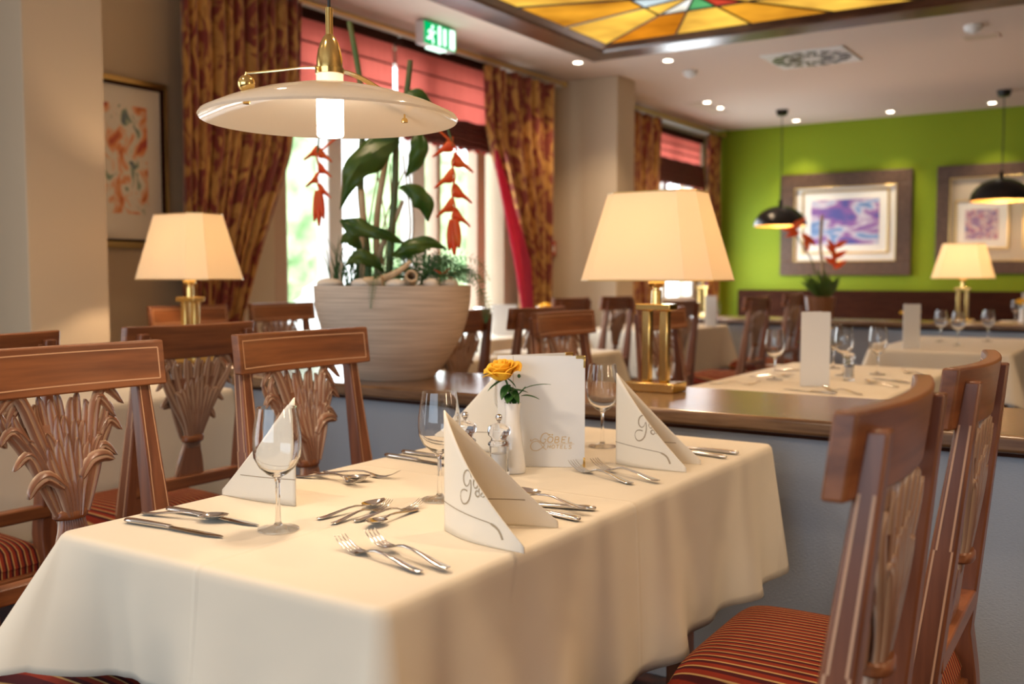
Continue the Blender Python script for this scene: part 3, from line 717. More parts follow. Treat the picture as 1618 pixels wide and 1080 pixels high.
p = (-1.318, 1.290); napkin('cream folded napkin at left behind the nearest wine glass', (*p, .751), ang(p, (-1.512, 1.283)), .190, ang(p, (-1.49, 1.40)), .19, .200, .006, -.004, 0)
p = (-1.312, 1.955); napkin('cream folded napkin behind the rose vase, its tip left of the rose', (*p, .751), ang(p, (-1.50, 1.93)), .185, ang(p, (-1.47, 2.06)), .19, .200, .008, -.004, 0)
# far-left napkin and small ones on background tables
b = MB(); ink = MB(); wing(b, ink, 0, pi, .18, .01, .2); wing(b, ink, 0, pi - .7, .18, .0, .2)
o = b.build('napkin', 'napkin', solid=.0024, loc=(-3.33, 1.05, .751)); tag(o, 'pale napkin tip at the far left edge behind the chairs', 'napkin', 'napkins on background tables')
for x, y, rz, l in ((-1.25, 3.45, 2.8, 'napkin lying folded on the middle table near the brass lamp foot'), (-1.40, 4.55, 1.2, 'napkin on the middle table, left back corner')):
    n_ = MB().poly([(0, 0), (.19, 0), (0, .19)], .004).build('napkin', 'napkin', loc=(x, y, .7505)); n_.rotation_euler = (0, 0, rz); tag(n_, l, 'napkin', 'napkins on background tables')

# ------------------------------------------------------------------ cutlery
def sweep(b, rows, n=10, K=None):
    """rows: (x, z, half width, half thickness)"""
    v = []; f = []
    for (x, z, wd, th) in rows:
        for k in range(n):
            a = 2 * pi * k / n; v.append((x, wd * cos(a), z + th * sin(a)))
    for i in range(len(rows) - 1):
        for k in range(n): f.append((i * n + k, i * n + (k + 1) % n, (i + 1) * n + (k + 1) % n, (i + 1) * n + k))
    f += [tuple(reversed(range(n))), tuple(range((len(rows) - 1) * n, len(rows) * n))]
    b.add(v, f)
HANDLE = [(.0, .0040, .0025, .0012), (.003, .0036, .0062, .0018), (.012, .0030, .0082, .0019), (.03, .0042, .0074, .0020), (.06, .0085, .0052, .0020), (.085, .0115, .0036, .0021), (.105, .0118, .0028, .0022)]
def fork():
    b = MB(); sweep(b, HANDLE + [(.120, .0090, .0034, .0020), (.130, .0055, .0075, .0015), (.138, .0034, .0108, .0012), (.146, .0024, .0118, .0011)])
    for k in range(4):
        y = (k - 1.5) * .0064
        rows = [(.143, .0025, .0023, .0011), (.155, .0026, .0021, .0011), (.170, .0058, .0018, .0011), (.184, .0115, .0014, .0010), (.195, .0185, .0007, .0007)]
        c = MB(); sweep(c, rows, 8); b.add([(x, yy + y, z) for x, yy, z in c.v], c.f)
    return b
def spoon(L=1.0):
    b = MB(); sweep(b, HANDLE + [(.120, .0098, .0030, .0020), (.130, .0086, .0038, .0018)])
    def g(u, q):
        x = .126 + .062 * u; wd = .0195 * max(0, sin(pi * min(1, (u * .90 + .08)) ** .85)) ** .62 * (1 if u > .12 else .35 + 5.4 * u)
        s = 2 * q - 1; zc = .0088 - .0062 * sin(pi * min(1, u * 1.05)) ** .8 + .006 * u * u
        rim = .0090 + .004 * u
        return (x, s * wd, zc + (rim - zc) * (s * s) + .0004)
    c = MB().grid(g, 22, 12)
    n = len(c.v); top = [(x, y, z + .0011) for x, y, z in c.v]
    fs = [tuple(reversed(q)) for q in c.f] + [tuple(i + n for i in q) for q in c.f]
    nv = 13; nu = 23
    edge = [i * nv for i in range(nu)] + [(nu - 1) * nv + j for j in range(1, nv)] + [i * nv + nv - 1 for i in range(nu - 2, -1, -1)] + [j for j in range(nv - 2, 0, -1)]
    for i in range(len(edge)): a, d = edge[i], edge[(i + 1) % len(edge)]; fs.append((a, d, d + n, a + n))
    b.add(c.v + top, fs)
    return b
def knife():
    b = MB()
    sweep(b, [(.0, .0050, .0030, .0020), (.003, .0050, .0072, .0040), (.02, .0050, .0080, .0046), (.06, .0048, .0072, .0044), (.098, .0045, .0058, .0040), (.106, .0042, .0052, .0036)], 14)
    rows = [(.104, .0042, .0050, .0020), (.112, .0036, .0078, .0012), (.15, .0030, .0092, .0009), (.19, .0028, .0090, .0008), (.212, .0026, .0062, .0007), (.223, .0025, .0015, .0005)]
    c = MB(); sweep(c, rows, 10); b.add([(x, y - (.002 if x > .15 else 0), z) for x, y, z in c.v], c.f)
    return b
fk, spn, kf = [m.build(n, 'chrome', ang=50) for m, n in ((fork(), 'fork'), (spoon(), 'spoon'), (knife(), 'knife'))]
for q in (fk, spn, kf): recalc(q)
used = set()
def place(proto, tipx, tipy, ex, ey, label, group, s=1.0, dz=0, pitch=0):
    """tip (working end) and handle end in metres on the table"""
    L = {'f': .195, 's': .188, 'k': .223}[{fk: 'f', spn: 's', kf: 'k'}[proto]]
    rz = atan2(tipy - ey, tipx - ex)
    d = sqrt((tipx - ex) ** 2 + (tipy - ey) ** 2)
    if proto not in used: o = proto; used.add(proto)
    else: o = proto.copy(); C.objects.link(o)
    o.location = (tipx - L * s * cos(rz), tipy - L * s * sin(rz), .7508 + dz); o.scale = (s, s, s)
    o.rotation_euler = (0, pitch, rz); tag(o, label, proto.name.split('.')[0], group)
    return o
G = 'cutlery on the near table'
place(fk, -1.060, 1.130, -.845, 1.083, 'front fork of the nearest pair, left one, tines towards the left', G, 1.03)
place(fk, -1.030, 1.165, -.815, 1.108, 'front fork of the nearest pair, right one with longer handle in view', G, 1.03, .0032, -.015)
place(kf, -1.253, 1.068, -1.479, 1.045, 'knife nearest the left front table corner', G)
place(kf, -1.262, 1.152, -1.490, 1.138, 'knife at left, lying behind the soup spoon', G)
place(spn, -1.325, 1.140, -1.490, 1.098, 'soup spoon between the two knives at the left front corner', G, .96)
place(spn, -1.190, 1.388, -1.209, 1.245, 'dessert spoon lying in the table middle, left of the pair', G, .82, .0)
place(fk, -1.170, 1.380, -1.166, 1.222, 'dessert fork under the dessert spoon in the table middle', G, .8)
place(fk, -1.122, 1.415, -1.144, 1.268, 'dessert fork in the table middle, left of the nearest napkin', G, .82)
place(spn, -1.098, 1.235, -1.112, 1.395, 'dessert spoon lying head towards the camera beside the dessert fork', G, .82)
place(spn, -1.345, 1.530, -1.515, 1.478, 'spoon at left behind the left napkin, pointing right', G, .92)
place(fk, -1.320, 1.478, -1.495, 1.515, 'fork at left behind the left napkin, crossing the spoon', G, .9, .004)
place(fk, -1.318, 1.585, -1.490, 1.545, 'fork at left behind the left napkin, farthest of three', G, .92)
place(kf, -1.290, 1.752, -1.512, 1.770, 'knife at the far left table edge, nearer one', G)
place(kf, -1.285, 1.818, -1.508, 1.826, 'knife at the far left table edge, farther one', G)
place(kf, -1.055, 1.500, -.838, 1.560, 'knife right of the nearest napkin, farther one', G)
place(kf, -1.045, 1.512, -.828, 1.474, 'knife right of the nearest napkin, nearer one', G, 1, .0)
place(spn, -1.01, 1.560, -.832, 1.514, 'spoon between the knives right of the nearest napkin', G, .95, .010)
place(fk, -1.072, 1.878, -.875, 1.792, 'far fork of the right back setting, left one', G, 1.05)
place(fk, -1.035, 1.910, -.835, 1.832, 'far fork of the right back setting, right one', G, 1.05, .003)
place(fk, -1.165, 2.085, -1.110, 1.94, 'small fork right of the menu card foot', G, .8)
place(kf, -1.05, 2.225, -.842, 2.178, 'knife behind the far right napkin, nearer one', G)
place(kf, -1.05, 2.262, -.836, 2.242, 'knife behind the far right napkin, farther one', G)
G2 = 'cutlery on the middle table'
for i, (pr_, a, b_, c, d, l) in enumerate([(kf, -1.18, 3.65, -1.0, 3.60, 'knife on the middle table below the grey card'), (fk, -1.05, 3.72, -.88, 3.62, 'fork on the middle table right below the grey card'),
        (kf, -1.25, 4.45, -1.45, 4.38, 'knife on the middle table, far left'), (spn, -1.28, 4.12, -1.46, 4.02, 'spoon on the middle table, left of the grey card'), (spn, -.98, 4.05, -.84, 3.95, 'spoon on the middle table near its right edge'),
        (kf, -1.0, 4.25, -.83, 4.12, 'knife on the middle table near its right edge'), (fk, -1.3, 3.75, -1.45, 3.68, 'fork on the middle table, front left'), (fk, -.95, 4.6, -.83, 4.45, 'fork on the middle table, back right')]):
    place(pr_, a, b_, c, d, l, G2)

# ------------------------------------------------------------------ menu card, vase with rose, mills
STROKES = {'O': [[(.5, 0), (.15, .08), (0, .35), (.02, .7), (.25, .97), (.5, 1), (.85, .92), (1, .65), (.98, .3), (.75, .03), (.5, 0)]], 'B': [[(.1, 0), (.1, 1), (.6, 1), (.8, .85), (.75, .6), (.5, .52), (.1, .52)], [(.5, .52), (.85, .42), (.9, .15), (.65, 0), (.1, 0)]],
           'E': [[(.85, 0), (.1, 0), (.1, 1), (.85, 1)], [(.1, .52), (.7, .52)]], 'L': [[(.1, 1), (.1, 0), (.85, 0)]], 'H': [[(.1, 0), (.1, 1)], [(.9, 0), (.9, 1)], [(.1, .5), (.9, .5)]], 'T': [[(.5, 0), (.5, 1)], [(0, 1), (1, 1)]],
           'S': [[(.05, .1), (.3, 0), (.7, 0), (.9, .2), (.75, .45), (.25, .58), (.1, .8), (.3, 1), (.7, 1), (.92, .9)]]}
MBIG = [(.92, .86), (.80, .97), (.60, 1.0), (.42, .90), (.33, .68), (.38, .45), (.55, .36), (.72, .42), (.76, .58), (.60, .62)]
SWASH = [(-.62, .62), (-.66, .58), (-.60, .50), (-.35, .66), (-.10, .58), (.16, .40), (.42, .24), (.30, .02), (-.05, -.20), (-.40, -.16), (-.58, .10), (-.50, .38), (-.2, .50), (.1, .34), (.35, .05), (.62, -.12)]
def logo(b, fn, s, x0, z0):
    def st_(path, ox, oz, sx, sz, wv, smooth=False):
        P = catmull(path, 6) if smooth else path
        P = [(x0 + s * (ox + sx * a + .16 * sz * c_), z0 + s * (oz + sz * c_)) for a, c_ in P]
        b.ribbon(fn, P, wv * s)
    st_(MBIG, 0, -.05, .95, 1.15, .028, True); st_(SWASH, .25, .0, 1, 1, .022, True)
    for i, c_ in enumerate('OBEL'):
        for p_ in STROKES[c_]: st_(p_, .92 + i * .50, .42, .38, .42, .035)
    for dx0 in (1.09, 1.27): b.ribbon(fn, [(x0 + s * dx0, z0 + s * .93), (x0 + s * (dx0 + .02), z0 + s * 1.04)], .05 * s)
    b.ribbon(fn, [(x0 + s * .75, z0 + s * .33), (x0 + s * 2.9, z0 + s * .33)], .012 * s)
    for i, c_ in enumerate('HOTELS'):
        for p_ in STROKES[c_]: st_(p_, .92 + i * .31, -.02, .22, .25, .025)
def card(name, label, cat, loc, rz, W, H, open_deg, mount=True, lg=True, group=None, lean=0):
    t = thing(name, label, cat, loc, rz, group)
    def outline(W, r):
        P = [(0, 0)]
        for cx, cz_, a0 in ((W - r, r, -90), (W - r, H - r, 0)):
            for k in range(7): a = radians(a0 + 15 * k); P.append((cx + r * cos(a), cz_ + r * sin(a)))
        P.append((0, H)); return P
    th = radians(open_deg)
    fr = MB().poly([(x, z) for x, z in outline(W, .020 if mount else .002)], .0035, 'y', -.00175).build('front_cover', 'paper', t)
    bk = MB().poly([(x, z) for x, z in outline(W, .020 if mount else .002)], .0035, 'y', -.00175).build('back_cover', 'paper', t); bk.rotation_euler = (0, 0, th)
    if mount:
        for par_, nm in ((fr, 'corner_fitting'), (bk, 'corner_fitting')):
            MB().box(W - .020, W + .001, -.003, .003, H - .006, H + .001).box(W - .0035, W + .0012, -.003, .003, H - .026, H - .002).build(nm, 'brass', par_, bevel=.0008)
            MB().box(W - .0035, W + .0012, -.003, .003, .0, .022).build(nm, 'brass', par_, bevel=.0008)
        MB().tube([(0.034, -.0018, .0), (.034, -.0018, H)], .0005, 6).build('fold_line', 'greyink', fr)
    if lg:
        b = MB(); logo(b, lambda x, z: (x, -.0022, z), .030, .082, .042); b.build('printed_lettering', 'ink', fr, smooth=False)
    return t
A0 = (-1.225, 1.815); A1 = (-1.060, 1.906)
card('menu_card', 'white menu card with gold corners and gold lettering, standing behind the rose', 'menu', (A0[0], A0[1], .751), ang(A0, A1), .192, .246, 32, group=None)
card('menu_card', 'tall grey card standing on the middle table behind the counter', 'menu', (-1.160, 3.80, .751), radians(30), .11, .285, 35, False, False)
card('menu_card', 'narrow white card on the second table back, beside orange flowers', 'menu', (-1.27, 6.12, .751), radians(35), .10, .26, 60, False, False)
card('menu_card', 'white card on the farthest right table below the green wall', 'menu', (-.82, 9.75, .751), radians(35), .20, .28, 50, False, False)
card('menu_card', 'cream card on the window table beside orange flowers', 'menu', (-4.02, 5.88, .751), radians(40), .18, .22, 50, False, False)
card('menu_card', 'pale card among the glassware right of the big lamp', 'menu', (-3.25, 7.95, .751), radians(35), .10, .26, 50, False, False)
card('menu_card', 'beige card on the far left table of the second row', 'menu', (-1.1, 10.3, .751), radians(35), .24, .27, 50, False, False)['label'] = 'beige card left of the white one on the farthest right table'

vs = MB()
prof = [(.0, 0), (.0265, 0), (.028, .003), (.0262, .03), (.0215, .075), (.0175, .110), (.0170, .130), (.0195, .150), (.0180, .150), (.0155, .130), (.0155, .08), (0, .078)]
vs.lathe(prof, 36, mod=lambda a, z: 1 + .07 * cos(2 * a + 14 * z))
va = vs.build('bud_vase', 'porcelain', loc=(-1.162, 1.778, .751), ang=55); tag(va, 'slim white porcelain vase holding the yellow rose', 'vase')
ro = thing('rose', 'yellow rose with dark green leaves in the slim white vase', 'flower', (-1.164, 1.777, .84)); ro.rotation_euler = (0, 0, radians(33.2))
MB().tube(catmull([(0, 0, 0), (-.002, 0, .05), (-.006, 0, .09), (-.016, 0, .118)], 5), .0022, 8).build('stem', 'rose_leaf', ro)
def rose_head(b, R0, H0, seed=2, big=1.0):
    R = random.Random(seed)
    for i in range(22):
        k = i / 21; r = .004 + R0 * k ** .8; a0 = i * 2.4; span = 1.5 - .35 * k; hh = H0 * (1.0 - .22 * k)
        def g(u, q, r=r, a0=a0, span=span, k=k, hh=hh, ph=R.uniform(0, 6)):
            a = a0 + (u - .5) * span * 1.6; s = 4 * u * (1 - u)
            rr = r * (.40 + .60 * q ** .7) + (.012 * k * k) * q ** 4
            z = hh * q * (.66 + .34 * s ** .6) - (.010 * k * k) * q ** 5 + .0015 * sin(5 * a + ph) * q
            return (rr * cos(a), rr * sin(a), z)
        b.grid(g, 10, 8)
b = MB(); rose_head(b, .030, .044); hd = b.build('bloom', 'petal', ro, solid=.0006, loc=(-.018, 0, .112)); hd.rotation_euler = (.1, -.25, .3)
def leaf_blade(b, p0, dirv, up, L, W, droop=.3, fold=.25, n=12):
    d = Vector(dirv).normalized(); u_ = Vector(up); s_ = d.cross(u_).normalized(); u_ = s_.cross(d)
    def g(u, q):
        s = 2 * q - 1; wd = W * sin(pi * u ** .85) ** .85 * (1 - .15 * u)
        p = Vector(p0) + d * (L * u) - u_ * (droop * L * u * u) + s_ * (s * wd) + u_ * (abs(s) * wd * fold + .03 * W * sin(9 * u) * abs(s))
        return tuple(p)
    b.grid(g, n, 6)
b = MB()
for p0, dv, L, W in (((-.012, 0, .110), (-1, -.3, -.25), .045, .010), ((-.008, 0, .095), (.6, -.5, -.5), .045, .014), ((0, 0, .085), (.5, .1, .1), .035, .014), ((.022, 0, .088), (1, -.2, .55), .062, .0065), ((.02, 0, .075), (.9, -.3, .15), .04, .009), ((-.004, 0, .1), (-.5, -.6, -.5), .04, .013), ((0, 0, .08), (-.25, -.8, -.2), .035, .013), ((0, 0, .08), (.25, -.7, -.5), .03, .011), ((-.015, 0, .115), (.6, .3, -.3), .035, .006)):
    leaf_blade(b, p0, dv, (0, 0, 1), L, W)
b.tube([(0, 0, .05), (.012, 0, .075), (.03, -.004, .095)], .0012, 6)
b.build('leaf', 'rose_leaf', ro, solid=.0005)
b = MB()   # small gypsum bud near the bloom
for (x, z) in ((.016, .118), (-.002, .09)): b.lathe([(0, -.004), (.004, 0), (.003, .004), (0, .006)], 10, (x, -.01, z))
b.build('bud', 'rose_leaf', ro)

def mill(label, loc, fill):
    t = thing('spice_mill', label, 'spice mill', loc, 0, 'clear spice mills beside the vase')
    MB().lathe([(0, 0), (.021, 0), (.0225, .003), (.0215, .010), (.0195, .020), (.0190, .050), (.0200, .062), (.0205, .066), (.0175, .066), (.0170, .012), (0, .0115)], 28).build('body', 'acryl', t, ang=50)
    MB().lathe([(0, .0125), (.0162, .0125), (.0162, .050), (0, .052)], 20).build('filling', fill, t)
    MB().lathe([(0, .0672), (.0215, .0672), (.023, .070), (.0215, .074), (.017, .077), (.0165, .083), (.0225, .090), (.0240, .098), (.0220, .106), (.013, .112), (.006, .114), (0, .114)], 28, mod=lambda a, z: 1 + .05 * cos(8 * a)).build('cap', 'acryl', t, ang=50)
    MB().lathe([(.003, .1142), (.003, .118), (.0062, .121), (.0075, .126), (.0062, .131), (.003, .133), (0, .1335)], 20).build('knob', 'chrome', t)
    return t
mill('clear acrylic spice mill left, behind the tip of the nearest napkin', (-1.235, 1.705, .751), 'salt')
mill('clear acrylic spice mill right, next to the white vase', (-1.155, 1.715, .751), 'salt')
for x, y, l in ((-1.06, 4.12, 'small clear shaker right of the grey card on the middle table'),):
    mill(l, (x, y, .751), 'salt')['group'] = 'mills on background tables'

# ------------------------------------------------------------------ table lamps
def make_lamp(label):
    t = thing('table_lamp', label, 'lamp')
    MB().box(-.085, .085, -.055, .055, 0, .030).build('base', 'brass', t, bevel=.003)
    for s in (-1, 1): MB().box(s * .031 - .0145, s * .031 + .0145, -.0145, .0145, .030, .262).build('column', 'brass', t, bevel=.0035)
    MB().box(-.060, .060, -.030, .030, .262, .282).build('crossbar', 'brass', t, bevel=.002)
    MB().lathe([(.016, .282), (.016, .325), (.010, .328), (.010, .333), (.024, .338), (.028, .348), (.024, .358), (.010, .363), (.009, .42), (0, .42)], 24).build('neck', 'brass', t)
    # octagonal tapered shade with cut corners
    def ring(a, b_, c): return [(-a + c, -b_), (a - c, -b_), (a, -b_ + c), (a, b_ - c), (a - c, b_), (-a + c, b_), (-a, b_ - c), (-a, -b_ + c)]
    z0, z1 = .358, .636; r0, r1 = ring(.228, .155, .065), ring(.152, .095, .045)
    v = [(x, y, z0) for x, y in r0] + [(x, y, z1) for x, y in r1]
    sh = MB().add(v, [(i, (i + 1) % 8, 8 + (i + 1) % 8, 8 + i) for i in range(8)]).build('lamp_shade', 'shade', t, smooth=False, solid=.002)
    for rr, z, rad in ((r0, z0, .0024), (r1, z1, .0026)):
        MB().tube([(x, y, z) for x, y in rr + rr[:1]], rad, 6).build('piping', 'brass_dull', sh)
    b = MB()
    for k in range(4): a = k * pi / 2; b.tube([(0, 0, z1 - .02), (.14 * cos(a) if k % 2 == 0 else 0, .09 * sin(a) if k % 2 else 0, z1 - .004)], .0015, 6)
    b.tube([(0, 0, .42), (0, 0, z1 - .02)], .003, 6); b.build('shade_holder', 'brass', t)
    return t
def bulb(x, y, z, p, name='lamp_bulb_light', col=(1, .66, .36), r=.035):
    d = bpy.data.lights.new(name, 'POINT'); d.energy = p; d.color = col; d.shadow_soft_size = r
    o = bpy.data.objects.new(name, d); C.objects.link(o); o.location = (x, y, z); return o
lp = make_lamp('large brass table lamp with cream shade on the dark counter, centre right')
LP = [(-1.375, 2.955, .801, None), (-3.54, 2.855, .801, 'brass table lamp with cream shade at left before the picture and curtain'),
      (-1.37, 8.78, .801, 'small distant table lamp with cream shade in front of the right green wall pictures'), (-3.60, 8.75, .801, 'distant table lamp mostly hidden behind the big lamp shade')]
for x, y, z, l in LP:
    if l is None: lp.location = (x, y, z)
    else: dup(lp, (x, y, z), 0, l, 'distant brass table lamps' if y > 8 else None)
    bulb(x, y, z + .50, 14, col=(1, .71, .45))

# ------------------------------------------------------------------ pendant over the near table
PX, PY, PZ = -1.235, 1.305, 1.445
pt = thing('pendant_lamp', 'brass pendant lamp with wide glass disc, hanging lit over the near table', 'lamp', (PX, PY, PZ))
MB().shell([(.022, .054), (.07, .048), (.13, .034), (.18, .017), (.212, .002), (.2215, -.003), (.224, .001), (.221, .006), (.182, .024), (.13, .041), (.07, .055), (.022, .061)], 72).build('glass_disc', 'frost', pt)
MB().lathe([(0, -.030), (.021, -.030), (.0235, -.027), (.0235, .052), (0, .052)], 32).build('lit_tube', 'lit_glass', pt)
spot_here = (PX, PY, PZ - .045)
MB().lathe([(.0235, .0525), (.0235, .078), (.0, .078)], 32).build('glass_neck', 'cap_glass', pt)
MB().lathe([(.025, .0785), (.025, .088), (.0228, .089), (.0225, .103), (.0200, .119), (.0155, .133), (.0100, .143), (.0068, .146), (.0065, .150), (.0065, .192), (0, .192)], 32).build('socket_cone', 'brass', pt)
MB().tube([(0, 0, .19), (0, 0, CZ - PZ - .02)], .0028, 8).build('cable', 'cable', pt)
MB().lathe([(0, CZ - PZ - .03), (.05, CZ - PZ - .03), (.055, CZ - PZ), (0, CZ - PZ)], 24).build('ceiling_rose', 'brass', pt)
d_ = radians(73); dx, dy = cos(d_), sin(d_); r_ = .156
b = MB(); v = []; f = []
K = catmull([(-r_, .060), (-.10, .072), (-.05, .083), (0, .088), (.05, .083), (.10, .066), (r_ - .01, .046), (r_, .040)], 5)
for i, (s, z) in enumerate(K):
    wd = .007 + .004 * (1 - abs(s) / r_)
    for e in (-1, 1): v += [(dx * s - dy * wd * e, dy * s + dx * wd * e, z + .0008), (dx * s - dy * wd * e, dy * s + dx * wd * e, z - .0008)]
n = len(K); f = []
for i in range(n - 1):
    a, c = 4 * i, 4 * i + 4; f += [(a, a + 2, c + 2, c), (a + 1, c + 1, c + 3, a + 3), (a, c, c + 1, a + 1), (a + 2, a + 3, c + 3, c + 2)]
b.add(v, f + [(0, 1, 3, 2), (4 * n - 4, 4 * n - 2, 4 * n - 1, 4 * n - 3)]); b.build('bow_bracket', 'brass', pt)
for s in (-1, 1):
    x, y = dx * s * r_, dy * s * r_
    MB().tube([(x, y, .062 if s < 0 else .042), (x, y, .010)], .0016, 8).build('pin', 'brass', pt)
    MB().lathe([(0, 0), (.006, 0), (.006, .005), (.004, .008), (0, .008)], 16, (x, y, .010)).build('pin_nut', 'brass', pt)
x, y = -dx * r_, -dy * r_
MB().lathe([(.0145 * sin(pi * k / 14) + 1e-6 * (k in (0, 14)), .043 - .0145 * cos(pi * k / 14)) for k in range(15)], 24, (x, y, 0)).build('brass_ball', 'brass', pt)

# ------------------------------------------------------------------ planter with exotic plants
PO = (-2.380, 2.835)
pl = MB(); pr_ = []
RIM = .288; HH = .338
for k in range(16):
    t_ = k / 15; pr_.append((.150 + (RIM - .150) * (1 - (1 - t_) ** 2.2), HH * t_))
pl.lathe([(0, 0)] + pr_ + [(RIM - .018, HH), (RIM - .022, HH - .05), (0, HH - .05)], 72)
pot = pl.build('planter', 'pot', loc=(*PO, .801)); tag(pot, 'large pale wood-grained bowl planter on the dark counter', 'planter')
so = MB().lathe([(0, HH - .049), (RIM - .024, HH - .049), (RIM - .024, HH - .03), (0, HH - .02)], 40).build('soil', 'soil', pot)
RT = radians(33.2); ZP = .801 + HH   # plant frames: local x = across, z up from the rim
def pthing(name, label, cat, group=None):
    o = thing(name, label, cat, (PO[0], PO[1], ZP), RT, group); return o
hl = pthing('heliconia_plant', 'tall heliconia with large dark leaves and hanging red bracts in the planter', 'plant')
stems = [([(-.13, .03, -.03), (-.125, .03, .1), (-.135, .03, .22)], .014, 'stem'), ([(-.09, .02, -.03), (-.10, .02, .15), (-.12, .03, .36), (-.11, .03, .60), (-.12, .03, .76), (-.155, .03, .96)], .012, 'stem'), ([(-.02, .0, -.03), (-.01, 0, .1), (.01, .0, .35), (.018, .01, .55), (.05, .02, .68), (.068, .02, .82)], .012, 'stem'), ([(-.06, .05, -.03), (-.065, .05, .22), (-.04, .05, .40), (-.01, .05, .53), (.04, .05, .66)], .011, 'bark'), ([(-.115, .02, -.03), (-.11, .02, .2), (-.115, .02, .35)], .013, 'bark'), ([(-.055, .03, -.03), (-.045, .02, .13), (.01, .0, .24), (.038, .0, .31)], .009, 'bark')]
for P_, r, mt in stems: MB().tube(catmull(P_, 6), [1.25 * r * (1 - .35 * i / (6 * (len(P_) - 1))) for i in range(6 * (len(P_) - 1) + 1)], 10).build('stem', mt, hl)
def big_leaf(pts, widths, depth, wavy=.01):
    """broad leaf: midrib points (x,z), half widths, curved in depth"""
    P_ = catmull([(p[0], p[1], wd) for p, wd in zip(pts, widths)], 6); n = len(P_)
    def g(u, q):
        i = min(n - 1, int(round(u * (n - 1)))); x, z, wd = P_[i]; a = P_[max(0, i - 1)]; c = P_[min(n - 1, i + 1)]
        tx, tz = c[0] - a[0], c[1] - a[1]; l = sqrt(tx * tx + tz * tz) or 1; s = 2 * q - 1
        wd = max(.0005, wd * (1 + .10 * sin(17 * u + 2 * s)))
        return (x - tz / l * wd * s, depth - .05 * sin(pi * u) + .45 * wd * abs(s) + wavy * sin(12 * u + 3 * s) * abs(s), z + tx / l * wd * s)
    b = MB().grid(g, n - 1, 8); o = b.build('leaf', 'leaf', hl, solid=.001); return o
big_leaf([(.03, .525), (-.03, .495), (-.09, .45), (-.13, .40), (-.158, .345), (-.186, .275)], [.008, .048, .056, .040, .020, .001], -.03)
big_leaf([(.02, .50), (-.03, .57), (-.06, .61), (-.09, .66)], [.004, .05, .04, .002], -.01)
big_leaf([(.030, .352), (.070, .345), (.108, .315), (.130, .280), (.134, .230)], [.004, .022, .036, .028, .001], -.04)
big_leaf([(-.178, .232), (-.13, .212), (-.085, .198), (-.03, .185), (.01, .170), (.052, .150)], [.003, .034, .028, .020, .016, .002], -.08, .012)
big_leaf([(.010, .105), (.055, .120), (.10, .142), (.15, .150), (.205, .132)], [.003, .026, .030, .020, .001], -.10)
big_leaf([(-.10, .12), (-.13, .16), (-.155, .17), (-.185, .15)], [.003, .022, .020, .001], -.05)
big_leaf([(.05, .40), (.09, .46), (.10, .52), (.085, .58)], [.003, .030, .030, .002], .03)
big_leaf([(-.02, .05), (-.06, .09), (-.11, .10), (-.16, .07)], [.003, .024, .024, .001], -.10)
big_leaf([(.02, .60), (.06, .66), (.10, .68), (.15, .66)], [.003, .035, .030, .002], .02)
RT_ = random.Random(3)
for k in range(7): MB().tube(catmull([(-.09 + .02 * k, .04, .0), (-.08 + .022 * k + RT_.uniform(-.03, .03), .05, .20), (-.06 + .02 * k + RT_.uniform(-.06, .06), .04, .42 + .03 * (k % 3))], 6), .0028, 6).build('twig', 'bark', hl)
def bracts(top, y, x0, items, term, Lb):
    zs = [z for z, _ in items] + [term[0]]
    MB().tube(catmull([(top[0], y, top[1])] + [(x0 + .005 * (-1) ** i, y, z) for i, z in enumerate(zs)], 5), .0038, 8).build('stem', 'bract', hl)
    for i, (z, s) in enumerate(items):
        L = Lb * (1 - .04 * i); b = MB()
        def g(u, q, s=s, L=L, z=z):
            a = (q - .5) * 2; wd = .026 * Lb / .07 * max(0, 1 - u) ** .8 * (.55 + .45 * sin(pi * min(1, u * 1.5 + .25)))
            return (x0 + s * L * u, y + .012 * a * a, z + .010 * (1 - u) - .036 * Lb / .07 * u ** 1.4 + wd * a)
        b.grid(g, 12, 6); b.build('bract', 'bract', hl, solid=.005)
    z = term[0]
    for k, (dx_, L) in enumerate(((-.016, .86), (.002, 1.0), (.020, .80))):
        def g(u, q, dx_=dx_, L=L, k=k):
            a = 2 * q - 1; wd = .013 * Lb / .07 * sin(pi * (u * .82 + .17)) ** .8
            return (x0 + dx_ * (.35 + .65 * u) + wd * a, y - .006 * k + .006 * a * a, z + .012 - term[1] * L * u)
        MB().grid(g, 12, 4).build('bract', 'bract', hl, solid=.005)
bracts((.10, .62), -.06, .228, [(.500, -1), (.445, 1), (.389, -1), (.335, 1), (.285, -1), (.250, 1)], (.226, .130), .075)
bracts((-.12, .60), -.02, -.267, [(.482, -1), (.475, 1), (.420, 1), (.385, -1), (.345, 1)], (.333, .130), .052)
MB().tube(catmull([(.05, .0, .60), (.12, -.03, .63), (.19, -.05, .60), (.228, -.06, .50)], 5), .004, 8).build('flower_stalk', 'stem', hl)
MB().tube(catmull([(-.10, .0, .62), (-.18, -.01, .65), (-.25, -.02, .60), (-.267, -.02, .48)], 5), .004, 8).build('flower_stalk', 'stem', hl)
fn_ = pthing('fern', 'fine green fern spilling over the right rim of the planter', 'plant')
b = MB(); R = random.Random(8)
def frond(b, P_, L):
    P_ = catmull(P_, 6); n = len(P_); b.tube(P_, .0012, 5)
    for i in range(2, n):
        p = Vector(P_[i]); t = (Vector(P_[min(n - 1, i + 1)]) - Vector(P_[i - 1])).normalized(); s = t.cross(Vector((0, 1, .2))).normalized(); l = L * sin(pi * (i / n * .85 + .12))
        for e in (-1, 1):
            q = p + (s * e + t * .45) * l; m_ = (p + q) / 2 + Vector((0, 0, .003)); w_ = t * .0028
            b.add([p - w_, q, p + w_, m_ + w_ * 1.3], [(0, 1, 3), (0, 3, 2)][:1] + [(2, 3, 1)])
